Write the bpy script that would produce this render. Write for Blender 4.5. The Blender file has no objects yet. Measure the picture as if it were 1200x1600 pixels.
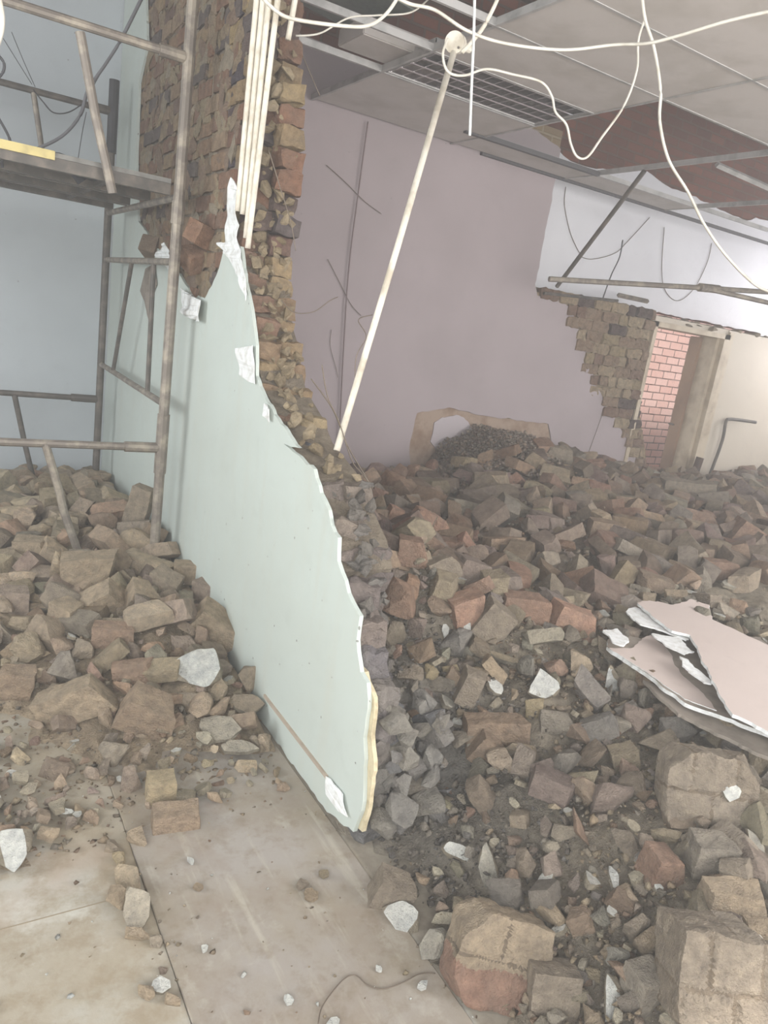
import bpy, bmesh, math, random
import numpy as np
from mathutils import Vector, Matrix, Euler, noise
from mathutils.geometry import tessellate_polygon

random.seed(7); rng = np.random.default_rng(7)
S = bpy.context.scene
COL = S.collection
R_ = math.radians

# ------------------------------------------------------------------ camera
# world: X to the right along the rear wall, Y away along the broken wall, Z up; metres
F = 1155.0; CAMH = 1.6
_A = np.array([2450 - 600, 779 - 800, F]); _B = np.array([-110 - 600, 397 - 800, F])
_A = _A / np.linalg.norm(_A); _B = _B / np.linalg.norm(_B)
_X = _A - _A.dot(_B) * _B * .5; _Y = _B - _B.dot(_X) * _X * .5
_Y /= np.linalg.norm(_Y); _X = _X - _X.dot(_Y) * _Y; _X /= np.linalg.norm(_X)
_Z = np.cross(_X, _Y); _Z = -_Z if _Z[1] > 0 else _Z
RM = np.array([_X, _Y, _Z])
cam = bpy.data.objects.new('camera', bpy.data.cameras.new('camera')); COL.objects.link(cam)
cam.data.sensor_width = 36; cam.data.lens = F * 36 / 1600; cam.data.clip_start = .02
r, u, b = RM @ [1, 0, 0], RM @ [0, -1, 0], RM @ [0, 0, -1]
cam.matrix_world = Matrix(((r[0], u[0], b[0], 0), (r[1], u[1], b[1], 0), (r[2], u[2], b[2], CAMH), (0, 0, 0, 1)))
S.camera = cam

# ------------------------------------------------------------------ light
S.view_settings.view_transform = 'Standard'; S.view_settings.look = 'None'
S.view_settings.gamma = 1; S.view_settings.use_curve_mapping = False
S.view_settings.exposure = 0.25
W = bpy.data.worlds.new('world'); S.world = W; W.use_nodes = True
W.node_tree.nodes['Background'].inputs[0].default_value = (.97, .98, 1.0, 1)
W.node_tree.nodes['Background'].inputs[1].default_value = 1.25

def area(name, loc, target, sx, sy, power, col):
    d = bpy.data.lights.new(name, 'AREA'); d.shape = 'RECTANGLE'; d.size = sx; d.size_y = sy
    d.energy = power; d.color = col
    o = bpy.data.objects.new(name, d); COL.objects.link(o); o.location = loc
    o.rotation_euler = (Vector(target) - Vector(loc)).to_track_quat('-Z', 'Y').to_euler()
    return o
area('daylight_front_opening', (-1.6, -1.6, 2.3), (1.2, 3.0, .6), 3.0, 2.2, 165, (1.0, .99, .96))
area('fill_right_room', (4.2, -1.7, 2.0), (4.2, 4.0, 1.2), 4.0, 2.0, 190, (1.0, .96, .92))  # added fill lamp, brightens the right room's ceiling and heap
area('daylight_side_window', (-2.4, 3.2, 2.0), (1.2, 3.4, 1.0), 2.4, 1.8, 75, (.96, .99, 1.0))
area('daylight_far_window', (9.6, 4.3, 2.2), (5.6, 5.6, 2.3), 1.6, 1.4, 60, (1.0, .97, 1.0))
sun = bpy.data.objects.new('sun', bpy.data.lights.new('sun', 'SUN')); COL.objects.link(sun)
sun.data.energy = 9.0; sun.data.angle = R_(3); sun.data.color = (1, .95, .9)
sun.rotation_euler = Vector((.12, .3, -1)).to_track_quat('-Z', 'Y').to_euler()

# ------------------------------------------------------------------ helpers
def ray(x, y): return RM @ np.array([x - 600.0, y - 800.0, F])
def onz(x, y, z): q = ray(x, y); return Vector(np.array([0, 0, CAMH]) + q * (z - CAMH) / q[2])
def onx(x, y, X): q = ray(x, y); return Vector(np.array([0, 0, CAMH]) + q * X / q[0])
def ony(x, y, Y): q = ray(x, y); return Vector(np.array([0, 0, CAMH]) + q * Y / q[1])
def proj(P):
    c = RM.T @ (np.array(P, float) - [0, 0, CAMH]); return 600 + F * c[0] / c[2], 800 + F * c[1] / c[2], c[2]
def lin(c):
    return tuple(((v / 255) / 12.92 if v / 255 <= .04045 else ((v / 255 + .055) / 1.055) ** 2.4) for v in c[:3])

LABELS = set()
def tag(o, label=None, cat=None, group=None, kind=None):
    if label: o['label'] = label
    if cat: o['category'] = cat
    if group: o['group'] = group
    if kind: o['kind'] = kind
    return o
def empty(name, loc, rot=(0, 0, 0)):
    o = bpy.data.objects.new(name, None); COL.objects.link(o); o.location = loc; o.rotation_euler = rot
    o.empty_display_size = .05
    return o
def link(name, me, parent=None, mats=()):
    for m in mats: me.materials.append(m)
    o = bpy.data.objects.new(name, me); COL.objects.link(o)
    if parent is not None: o.parent = parent
    return o
def from_bm(name, bm, mats, parent=None, origin=None, smooth=False):
    if origin is not None:
        bmesh.ops.translate(bm, verts=bm.verts, vec=-Vector(origin))
    me = bpy.data.meshes.new(name); bm.to_mesh(me); bm.free()
    if smooth:
        me.polygons.foreach_set('use_smooth', [True] * len(me.polygons))
    o = link(name, me, parent, mats if isinstance(mats, (list, tuple)) else [mats])
    if origin is not None: o.location = origin
    return o
def hang(parent, o):
    """parent keeping the world place (parents here are unrotated empties)"""
    o.parent = parent; o.location = Vector(o.location) - Vector(parent.location); return o

def box(bm, x0, x1, y0, y1, z0, z1):
    v = [bm.verts.new((x, y, z)) for x in (x0, x1) for y in (y0, y1) for z in (z0, z1)]
    for f in ((0, 1, 3, 2), (4, 6, 7, 5), (0, 4, 5, 1), (2, 3, 7, 6), (0, 2, 6, 4), (1, 5, 7, 3)):
        bm.faces.new([v[i] for i in f])
    return v
def tube(bm, pts, rad, n=10, cap=True, radii=None, flat=None):
    pts = [Vector(p) for p in pts]; rings = []
    for i, p in enumerate(pts):
        d = (pts[min(i + 1, len(pts) - 1)] - pts[max(i - 1, 0)]).normalized()
        a = d.cross(Vector((0, 0, 1)) if abs(d.z) < .9 else Vector((0, 1, 0))).normalized(); c = d.cross(a)
        rr = radii[i] if radii else rad
        rings.append([bm.verts.new(p + a * math.cos(2 * math.pi * k / n) * rr * (flat or 1) + c * math.sin(2 * math.pi * k / n) * rr) for k in range(n)])
    for i in range(len(rings) - 1):
        for k in range(n):
            bm.faces.new((rings[i][k], rings[i][(k + 1) % n], rings[i + 1][(k + 1) % n], rings[i + 1][k]))
    if cap:
        bm.faces.new(rings[0][::-1]); bm.faces.new(rings[-1])
def smooth_line(pts, n=8):
    pts = [Vector(p) for p in pts]; out = []
    P = [pts[0]] + pts + [pts[-1]]
    for i in range(1, len(P) - 2):
        for k in range(n):
            t = k / n; a, b_, c, d = P[i - 1:i + 3]
            out.append(.5 * ((2 * b_) + (c - a) * t + (2 * a - 5 * b_ + 4 * c - d) * t * t + (3 * b_ - a - 3 * c + d) * t ** 3))
    out.append(pts[-1]); return out
def slab(poly, axis, d0, d1, jag=0, seg=.06):
    """poly: list of 3D points lying in a plane; extruded between d0 and d1 along axis (0/1/2)"""
    pts = []
    for i, p in enumerate(poly):
        q = poly[(i + 1) % len(poly)]; p = Vector(p); q = Vector(q)
        n = max(1, int((q - p).length / seg)) if jag else 1
        for k in range(n):
            v = p.lerp(q, k / n)
            if jag and k:
                o = noise.noise_vector(v * 17) * jag + noise.noise_vector(v * 47) * jag * .5; o[axis] = 0; v = v + o
            pts.append(v)
    bm = bmesh.new(); lo = []; hi = []
    for v in pts:
        a = v.copy(); a[axis] = d0; c = v.copy(); c[axis] = d1
        lo.append(bm.verts.new(a)); hi.append(bm.verts.new(c))
    tris = tessellate_polygon([[v.co.copy() for v in lo]])
    for t in tris:
        bm.faces.new([lo[i] for i in t]); bm.faces.new([hi[i] for i in reversed(t)])
    n = len(pts)
    for i in range(n): bm.faces.new((lo[i], lo[(i + 1) % n], hi[(i + 1) % n], hi[i]))
    bmesh.ops.recalc_face_normals(bm, faces=bm.faces)
    return bm

# ------------------------------------------------------------------ materials
def newmat(name):
    m = bpy.data.materials.new(name); m.use_nodes = True; nt = m.node_tree
    return m, nt, nt.nodes['Principled BSDF'], nt.links
def node(nt, t, **kw):
    n = nt.nodes.new(t)
    for k, v in kw.items():
        if k.startswith('i_'): n.inputs[k[2:].replace('_', ' ')].default_value = v
        else: setattr(n, k, v)
    return n
def mixc(nt, L, fac, a, b, mode='MIX'):
    n = nt.nodes.new('ShaderNodeMix'); n.data_type = 'RGBA'; n.blend_type = mode
    for sock, v in ((n.inputs[0], fac), (n.inputs[6], a), (n.inputs[7], b)):
        if hasattr(v, 'links'): L.new(v, sock)
        else: sock.default_value = v if not isinstance(v, tuple) else (*v[:3], 1)
    return n.outputs[2]
def ramp(nt, L, src, a, b, c0=(0, 0, 0), c1=(1, 1, 1)):
    n = nt.nodes.new('ShaderNodeValToRGB'); n.color_ramp.elements[0].position = a; n.color_ramp.elements[1].position = b
    n.color_ramp.elements[0].color = (*c0, 1); n.color_ramp.elements[1].color = (*c1, 1)
    L.new(src, n.inputs[0]); return n.outputs[0]
def noi(nt, L, scale, det=4, co=None, rough=.6):
    n = node(nt, 'ShaderNodeTexNoise'); n.inputs['Scale'].default_value = scale; n.inputs['Detail'].default_value = det
    n.inputs['Roughness'].default_value = rough
    if co is not None: L.new(co, n.inputs['Vector'])
    return n.outputs[0]
def bump(nt, L, bs, h, strength=.4, dist=.01):
    n = node(nt, 'ShaderNodeBump'); n.inputs['Strength'].default_value = strength; n.inputs['Distance'].default_value = dist
    L.new(h, n.inputs['Height']); L.new(n.outputs[0], bs.inputs['Normal'])
def coord(nt, which='Object'):
    return node(nt, 'ShaderNodeTexCoord').outputs[which]
def plain(name, c, rough=.6, metal=0, spots=None, spot_scale=20, bmp=0, spec=.3, lo=.45, hi=.65):
    m, nt, bs, L = newmat(name); co = coord(nt)
    c = lin(c); bs.inputs['Roughness'].default_value = rough; bs.inputs['Metallic'].default_value = metal
    bs.inputs['Specular IOR Level'].default_value = spec
    v = noi(nt, L, spot_scale, 6, co)
    c2 = lin(spots) if spots else tuple(x * .85 for x in c)
    L.new(mixc(nt, L, ramp(nt, L, v, lo, hi), c, c2), bs.inputs['Base Color'])
    if bmp: bump(nt, L, bs, noi(nt, L, spot_scale * 3, 6, co), bmp, .004)
    return m

def rubble_mat():
    m, nt, bs, L = newmat('rubble'); co = coord(nt)
    at = node(nt, 'ShaderNodeVertexColor', layer_name='col').outputs[0]
    geo = node(nt, 'ShaderNodeNewGeometry')
    pos = geo.outputs['Position']
    n1 = noi(nt, L, 28, 5, pos, .7); n2 = noi(nt, L, 9, 4, pos); n3 = noi(nt, L, 150, 4, pos, .7)
    c = mixc(nt, L, ramp(nt, L, n1, .35, .75, (.8, .8, .8), (1.2, 1.18, 1.14)), at, at)
    mul = mixc(nt, L, 1.0, at, ramp(nt, L, n1, .3, .72, (.62, .62, .63), (1.25, 1.23, 1.18)), 'MULTIPLY')
    d = mixc(nt, L, ramp(nt, L, n2, .35, .85, (0, 0, 0), (.35, .35, .35)), mul, lin((170, 158, 142)))
    d = mixc(nt, L, ramp(nt, L, n3, .6, .72, (0, 0, 0), (.45, .45, .45)), d, lin((96, 86, 78)))
    L.new(d, bs.inputs['Base Color']); bs.inputs['Roughness'].default_value = .95
    bs.inputs['Specular IOR Level'].default_value = .1
    hsum = node(nt, 'ShaderNodeMath', operation='ADD'); L.new(n1, hsum.inputs[0]); L.new(n3, hsum.inputs[1])
    bump(nt, L, bs, hsum.outputs[0], 1.0, .016)
    return m
M_RUB = rubble_mat()

def paint_mat(name, base, stain, scale=1.5, specks=True, amt=.6, streak=None):
    m, nt, bs, L = newmat(name); pos = node(nt, 'ShaderNodeNewGeometry').outputs['Position']
    c = mixc(nt, L, ramp(nt, L, noi(nt, L, scale, 4, pos), .4, .75, (0, 0, 0), (amt,) * 3), lin(base), lin(stain))
    c = mixc(nt, L, ramp(nt, L, noi(nt, L, scale * 9, 6, pos), .55, .8, (0, 0, 0), (.25,) * 3), c, lin([v * .9 for v in stain]))
    if specks:
        c = mixc(nt, L, ramp(nt, L, noi(nt, L, 60, 0, pos), .85, .86, (0, 0, 0), (.7,) * 3), c, lin((90, 84, 80)))
    if streak:
        mp = node(nt, 'ShaderNodeMapping'); mp.inputs['Scale'].default_value = (6, 6, .5); L.new(pos, mp.inputs[0])
        c = mixc(nt, L, ramp(nt, L, noi(nt, L, 2.5, 4, mp.outputs[0]), .5, .75, (0, 0, 0), (.35,) * 3), c, lin(streak))
    L.new(c, bs.inputs['Base Color']); bs.inputs['Roughness'].default_value = .6; bs.inputs['Specular IOR Level'].default_value = .25
    bump(nt, L, bs, noi(nt, L, 60, 5, pos), .12, .004)
    return m
M_LEFT = paint_mat('left_paint', (194, 203, 197), (182, 188, 180), 1.2, True, .6, (190, 190, 178))
M_REAR_L = paint_mat('left_rear_paint', (186, 192, 196), (170, 176, 180), 1.0)
M_PINK = paint_mat('mauve_paint', (168, 156, 158), (152, 141, 142), 1.3, True, .7)
M_LILAC = paint_mat('pale_lilac_paint', (182, 173, 176), (170, 161, 164), 1.3)
M_WHITEW = paint_mat('white_wall_paint', (222, 222, 226), (204, 204, 208), 1.3, False)
M_PLAS = plain('raw_plaster', (214, 212, 202), .9, spots=(186, 180, 166), spot_scale=12, bmp=.3)
M_WHITE = plain('white_gypsum', (232, 234, 234), .85, spots=(206, 206, 202), spot_scale=30, bmp=.2)
M_YEL = plain('yellow_old_paint', (204, 192, 162), .8, spots=(178, 164, 134), spot_scale=25, bmp=.3)
M_STEEL = plain('scaffold_steel', (128, 120, 112), .55, .35, spots=(168, 158, 144), spot_scale=14, bmp=.2)
M_STEELD = plain('dark_scaffold_steel', (92, 88, 84), .6, .35, spots=(120, 112, 104), spot_scale=14, bmp=.2)
M_PVC = plain('white_pvc', (226, 220, 206), .45, spots=(188, 178, 160), spot_scale=10)
M_CABLE = plain('white_cable', (222, 218, 208), .5, spots=(196, 190, 176), spot_scale=8)
M_WIRE = plain('thin_wire', (120, 108, 96), .5, .5)
M_DARKW = plain('dark_cable', (66, 66, 70), .6)
M_TILE = plain('ceiling_board', (206, 200, 196), .9, spots=(192, 186, 180), spot_scale=3)
M_TBAR = plain('tee_bar', (190, 188, 186), .5, .2, spots=(160, 160, 158), spot_scale=8)
M_SHADOWLINE = plain('painted_shadow_line', (92, 90, 92), .6)  # dark tone painted in for the shadow lines by the ceiling boards
M_WOOD = plain('dark_roof_timber', (84, 66, 56), .9, spots=(60, 46, 40), spot_scale=6, bmp=.3)
M_DOORF = plain('cream_door_frame', (196, 182, 160), .6, spots=(168, 152, 130), spot_scale=6)
M_DOOR = plain('brown_door', (150, 122, 98), .6, spots=(128, 102, 82), spot_scale=2)
M_PLANK = plain('weathered_plank', (132, 130, 126), .85, spots=(100, 98, 94), spot_scale=9, bmp=.4)
M_YPL = plain('yellow_plank_edge', (204, 188, 132), .8, spots=(168, 154, 112), spot_scale=12, bmp=.3)
M_BLACK = plain('black_cloth', (44, 46, 52), .8, spots=(66, 68, 74), spot_scale=20, bmp=.5)
M_BOARDP = paint_mat('pinkish_board_face', (204, 190, 183), (192, 177, 170), 2.0, False)
M_BOARDG = plain('grey_board_core', (150, 140, 130), .9, spots=(128, 120, 110), spot_scale=12, bmp=.3)

def brick_mat(name, c1, c2, mortar, w, h, axis, stain=None, bumpv=.6, msize=.012):
    m, nt, bs, L = newmat(name); pos = node(nt, 'ShaderNodeNewGeometry').outputs['Position']
    sp = node(nt, 'ShaderNodeSeparateXYZ'); L.new(pos, sp.inputs[0])
    cb = node(nt, 'ShaderNodeCombineXYZ'); L.new(sp.outputs[axis], cb.inputs[0]); L.new(sp.outputs[2], cb.inputs[1])
    bt = node(nt, 'ShaderNodeTexBrick'); L.new(cb.outputs[0], bt.inputs['Vector'])
    bt.inputs['Scale'].default_value = 1; bt.inputs['Brick Width'].default_value = w; bt.inputs['Row Height'].default_value = h
    bt.inputs['Mortar Size'].default_value = msize; bt.inputs['Color1'].default_value = (*lin(c1), 1)
    bt.inputs['Color2'].default_value = (*lin(c2), 1); bt.inputs['Mortar'].default_value = (*lin(mortar), 1)
    bt.inputs['Mortar Smooth'].default_value = .3
    c = bt.outputs[0]
    n1 = noi(nt, L, 14, 6, pos, .7)
    c = mixc(nt, L, ramp(nt, L, n1, .4, .7, (0, 0, 0), (.5,) * 3), c, lin(stain or [v * .8 for v in c1]))
    L.new(c, bs.inputs['Base Color']); bs.inputs['Roughness'].default_value = .95; bs.inputs['Specular IOR Level'].default_value = .1
    inv = node(nt, 'ShaderNodeMath', operation='SUBTRACT'); inv.inputs[0].default_value = 1; L.new(bt.outputs['Fac'], inv.inputs[1])
    ad = node(nt, 'ShaderNodeMath', operation='ADD'); L.new(inv.outputs[0], ad.inputs[0]); L.new(n1, ad.inputs[1])
    bump(nt, L, bs, ad.outputs[0], bumpv, .01)
    return m
M_EXT = brick_mat('sunlit_face_brick', (240, 206, 196), (228, 184, 172), (92, 62, 54), .25, .1, 0, (236, 200, 190), .3, .009)
M_UPB = brick_mat('upper_dark_brick', (126, 76, 62), (92, 58, 52), (98, 80, 72), .23, .086, 0, (100, 76, 66))

def floor_mat():
    m, nt, bs, L = newmat('dusty_floor'); pos = node(nt, 'ShaderNodeNewGeometry').outputs['Position']
    c = mixc(nt, L, ramp(nt, L, noi(nt, L, 1.6, 5, pos), .35, .65), lin((160, 149, 130)), lin((176, 170, 158)))
    c = mixc(nt, L, ramp(nt, L, noi(nt, L, 3.1, 5, pos), .52, .72, (0, 0, 0), (.8,) * 3), c, lin((186, 188, 182)))
    sep = node(nt, 'ShaderNodeMapping'); sep.inputs['Location'].default_value = (5, 3, 1); L.new(pos, sep.inputs[0])
    c = mixc(nt, L, ramp(nt, L, noi(nt, L, 1.3, 4, sep.outputs[0]), .54, .7, (0, 0, 0), (.7,) * 3), c, lin((168, 144, 128)))
    c = mixc(nt, L, ramp(nt, L, noi(nt, L, 22, 7, pos, .75), .5, .75, (0, 0, 0), (.5,) * 3), c, lin((158, 148, 126)))
    c = mixc(nt, L, ramp(nt, L, noi(nt, L, 120, 3, pos), .7, .76, (0, 0, 0), (.5,) * 3), c, lin((120, 108, 92)))
    c = mixc(nt, L, ramp(nt, L, noi(nt, L, 7, 8, pos, .75), .46, .6, (0, 0, 0), (.65,) * 3), c, lin((146, 132, 110)))
    c = mixc(nt, L, ramp(nt, L, noi(nt, L, 3.3, 8, pos, .7), .56, .66, (0, 0, 0), (.6,) * 3), c, lin((200, 200, 192)))
    sx = node(nt, 'ShaderNodeSeparateXYZ'); L.new(pos, sx.inputs[0]); mr = node(nt, 'ShaderNodeMapRange'); L.new(sx.outputs[0], mr.inputs[0])
    mr.inputs[1].default_value = 1.11; mr.inputs[2].default_value = 1.13
    c = mixc(nt, L, mr.outputs[0], c, mixc(nt, L, ramp(nt, L, noi(nt, L, 12, 7, pos, .7), .4, .6), lin((132, 124, 112)), lin((152, 144, 130))))
    L.new(c, bs.inputs['Base Color']); bs.inputs['Roughness'].default_value = .85; bs.inputs['Specular IOR Level'].default_value = .2
    bump(nt, L, bs, noi(nt, L, 40, 8, pos, .7), .35, .006)
    return m
M_FLOOR = floor_mat()
def strip_mat():
    m, nt, bs, L = newmat('grey_screed_strip'); pos = node(nt, 'ShaderNodeNewGeometry').outputs['Position']
    c = mixc(nt, L, ramp(nt, L, noi(nt, L, 1.8, 5, pos), .4, .62), lin((148, 137, 119)), lin((158, 151, 144)))
    mp = node(nt, 'ShaderNodeMapping'); mp.inputs['Scale'].default_value = (9, .7, 1); mp.inputs['Rotation'].default_value = (0, 0, .5); L.new(pos, mp.inputs[0])
    c = mixc(nt, L, ramp(nt, L, noi(nt, L, 2.6, 5, mp.outputs[0]), .56, .68, (0, 0, 0), (.5,) * 3), c, lin((186, 180, 166)))
    c = mixc(nt, L, ramp(nt, L, noi(nt, L, 4, 6, pos, .7), .5, .66, (0, 0, 0), (.6,) * 3), c, lin((140, 126, 112)))
    c = mixc(nt, L, ramp(nt, L, noi(nt, L, 14, 7, pos, .75), .5, .66, (0, 0, 0), (.5,) * 3), c, lin((126, 113, 94)))
    c = mixc(nt, L, ramp(nt, L, noi(nt, L, 5.3, 8, pos, .75), .56, .64, (0, 0, 0), (.45,) * 3), c, lin((178, 172, 162)))
    c = mixc(nt, L, ramp(nt, L, noi(nt, L, 120, 3, pos), .7, .76, (0, 0, 0), (.5,) * 3), c, lin((110, 98, 84)))
    L.new(c, bs.inputs['Base Color']); bs.inputs['Roughness'].default_value = .75; bs.inputs['Specular IOR Level'].default_value = .3
    bump(nt, L, bs, noi(nt, L, 40, 8, pos, .7), .25, .005)
    return m
M_STRIP = strip_mat()

# ------------------------------------------------------------------ coloured rubble meshes
def paint(bm, col, facecol=None):
    ly = bm.loops.layers.float_color.get('col') or bm.loops.layers.float_color.new('col')
    c0 = (*lin(col), 1)
    for f in bm.faces:
        c = facecol(f) if facecol else None
        c = (*lin(c), 1) if c else c0
        for l in f.loops: l[ly] = c
def roughen(bm, amp, freq, maxlen, rnd=.35, seed=0, maxcuts=3):
    bmesh.ops.triangulate(bm, faces=bm.faces[:])
    for _ in range(maxcuts):
        es = [e for e in bm.edges if e.calc_length() > maxlen]
        if not es or len(bm.verts) > 700: break
        bmesh.ops.subdivide_edges(bm, edges=es, cuts=1); bmesh.ops.triangulate(bm, faces=bm.faces[:])
    if rnd: bmesh.ops.smooth_vert(bm, verts=bm.verts, factor=rnd, use_axis_x=True, use_axis_y=True, use_axis_z=True)
    off = Vector((seed * 3.1, seed * 1.7, seed * .9))
    for v in bm.verts:
        v.co += noise.noise_vector(v.co * freq + off) * amp + noise.noise_vector(v.co * freq * 3.3 + off) * amp * .5 + noise.noise_vector(v.co * freq * 9 + off) * amp * .3
def cutplane(bm, co, no):
    g = bm.verts[:] + bm.edges[:] + bm.faces[:]
    r = bmesh.ops.bisect_plane(bm, geom=g, plane_co=co, plane_no=no, clear_outer=True)
    es = [e for e in r['geom_cut'] if isinstance(e, bmesh.types.BMEdge)]
    if es:
        try: bmesh.ops.holes_fill(bm, edges=es)
        except Exception: pass
def bm_brick(L, Wd, H, seed, cuts=2, res=None):
    rs = random.Random(seed); bm = bmesh.new(); box(bm, -L / 2, L / 2, -Wd / 2, Wd / 2, -H / 2, H / 2)
    for k in range(cuts):
        if k == 0:
            no = Vector((1, rs.uniform(-.5, .5), rs.uniform(-.5, .5))); co = Vector((L * rs.uniform(.28, .44), 0, 0))
        else:
            no = Vector((rs.choice((-1, 1)), rs.choice((-1, 1)) * rs.uniform(.5, 1.2), rs.choice((-1, 1)) * rs.uniform(.2, 1.2)))
            co = Vector((no.x * L * .5, (1 if no.y > 0 else -1) * Wd * .5, (1 if no.z > 0 else -1) * H * .5)) * rs.uniform(.62, .85)
        cutplane(bm, co, no.normalized())
    m = max(L, Wd, H)
    roughen(bm, m * .028, 2.2 / m, res or m * .2, .2, seed, 3 if not res or res > m * .15 else 5)
    return bm
def bm_rock(L, Wd, H, seed, n=11, res=.24):
    rs = random.Random(seed); bm = bmesh.new()
    for _ in range(n):
        v = Vector((rs.gauss(0, 1), rs.gauss(0, 1), rs.gauss(0, 1))).normalized() * rs.uniform(.85, 1.08)
        v = Vector([math.copysign(min(abs(c) * 1.25, .95), c) for c in v])
        bm.verts.new((v.x * L / 2, v.y * Wd / 2, v.z * H / 2))
    r = bmesh.ops.convex_hull(bm, input=bm.verts)
    bmesh.ops.delete(bm, geom=[v for v in bm.verts if not v.link_faces], context='VERTS')
    m = max(L, Wd, H)
    roughen(bm, m * .034, 2.4 / m, m * res, .22, seed, 2 if res > .2 else 4)
    return bm
def bm_shard(L, Wd, T, seed, n=8):
    rs = random.Random(seed); bm = bmesh.new(); lo = []; hi = []
    for k in range(n):
        a = 2 * math.pi * (k + rs.uniform(-.35, .35)) / n; q = rs.uniform(.68, 1.05)
        x, y = math.cos(a) * L / 2 * q, math.sin(a) * Wd / 2 * q
        lo.append(bm.verts.new((x * rs.uniform(.88, 1.05), y * rs.uniform(.88, 1.05), -T / 2))); hi.append(bm.verts.new((x, y, T / 2)))
    bm.faces.new(lo[::-1]); bm.faces.new(hi)
    for k in range(n): bm.faces.new((lo[k], lo[(k + 1) % n], hi[(k + 1) % n], hi[k]))
    bmesh.ops.recalc_face_normals(bm, faces=bm.faces)
    m = max(L, Wd)
    roughen(bm, m * .015, 3 / m, m * .22, 0, seed, 2)
    return bm
def bm_masonry(L, Wd, H, seed, cols=2, rows=2, colr=None, mortar=(170, 158, 136), low=None):
    """a lump of brickwork: ragged outline, sunken mortar joints between the bricks"""
    rs = random.Random(seed); bm = bmesh.new(); box(bm, -L / 2, L / 2, -Wd / 2, Wd / 2, -H / 2, H / 2)
    for k in range(5):
        sx, sz = rs.choice((-1, 1)), rs.choice((-1, 1)); no = Vector((sx * rs.uniform(.4, 1.2), rs.uniform(-.5, .2), sz * rs.uniform(.4, 1.2)))
        cutplane(bm, Vector((sx * L / 2 * rs.uniform(.72, .9), 0, sz * H / 2 * rs.uniform(.72, .95))), no.normalized())
    bmesh.ops.triangulate(bm, faces=bm.faces[:])
    for _ in range(6):
        es = [e for e in bm.edges if e.calc_length() > max(L, H) * .055]
        if not es or len(bm.verts) > 2600: break
        bmesh.ops.subdivide_edges(bm, edges=es, cuts=1); bmesh.ops.triangulate(bm, faces=bm.faces[:])
    bmesh.ops.smooth_vert(bm, verts=bm.verts, factor=.4, use_axis_x=True, use_axis_y=True, use_axis_z=True)
    bl, bh = L / cols, H / rows; m = max(L, H); off = Vector((seed, seed * .3, 0))
    def joint(c):
        j_ = math.floor((c.z + H / 2) / bh); w_ = noise.noise(c * 20 + off) * .004
        dz = abs(((c.z + H / 2) / bh) - round((c.z + H / 2) / bh)) * bh + w_
        xx = (c.x + L / 2) / bl + (.5 if j_ % 2 else 0); dx = abs(xx - round(xx)) * bl + w_
        return min(dz if 0 < round((c.z + H / 2) / bh) < rows else 9, dx if abs(c.x) < L * .46 else 9), j_ * 7 + math.floor(xx)
    for v in bm.verts:
        d_, k_ = joint(v.co); o = noise.noise_vector(v.co * 1.6 / m + off) * m * .05 + noise.noise_vector(v.co * 6 / m + off) * m * .022 + noise.noise_vector(v.co * 17 / m + off) * m * .012
        v.co += o
        if d_ < .011: v.co.y *= .93; v.co.z *= .985
    def fc(f):
        c = f.calc_center_median(); d_, k_ = joint(c)
        if d_ < .0045: return (134, 121, 105)
        g_ = random.Random(k_ + seed).uniform(-12, 12); b_ = low if low and c.z < -H * .08 + noise.noise(c * 12) * .03 else (colr or (150, 128, 108))
        return [v + g_ for v in b_]
    paint(bm, mortar, fc)
    return bm

# big batch mesh builder for walls and stuff
class Batch:
    def __init__(s): s.bm = bmesh.new(); s.ly = s.bm.loops.layers.float_color.new('col')
    def add(s, b2, col, mat=None, facecol=None):
        if col is not None: paint(b2, col, facecol)
        me = bpy.data.meshes.new('t'); b2.to_mesh(me); b2.free()
        if mat is not None: me.transform(mat)
        s.bm.from_mesh(me); bpy.data.meshes.remove(me)
    def build(s, name, mats, parent=None): return from_bm(name, s.bm, mats, parent)

def rough_block(L, Wd, H, seed, amp=.006):
    bm = bmesh.new(); box(bm, -L / 2, L / 2, -Wd / 2, Wd / 2, -H / 2, H / 2)
    roughen(bm, amp, 16, .05, .25, seed, 3); return bm

# ================================================================== STRUCTURE
def structure(name, bm, mats): return tag(from_bm(name, bm, mats), kind='structure')
HC = 3.0          # suspended ceiling
YB = 5.25         # rear wall of the right room
YL = 5.8          # rear wall of the left room
WX0, WX1 = 1.12, 1.35

# floor
bm = bmesh.new(); box(bm, -3.4, .5, -2.0, YL + .1, -.12, 0); box(bm, 1.11, 10.2, -2.0, 7.2, -.12, 0); box(bm, .49, 1.12, -2.0, YL + .1, -.12, -.006)
structure('floor', bm, M_FLOOR)
bm = bmesh.new(); box(bm, .502, 1.112, -2.0, 5.78, -.005, .006)
bmesh.ops.bevel(bm, geom=bm.edges[:], offset=.002, segments=1, affect='EDGES')
structure('floor_strip', bm, M_STRIP)
bm = bmesh.new(); a_, b__ = onz(0, 1447, 0), onz(222, 1398, 0); box(bm, a_.x - 1.5, .5, (a_.y + b__.y) / 2 - .0016, (a_.y + b__.y) / 2 + .0016, .0, .0008)
structure('floor_joint', bm, plain('floor_joint_dirt', (146, 134, 114), .9))

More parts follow.
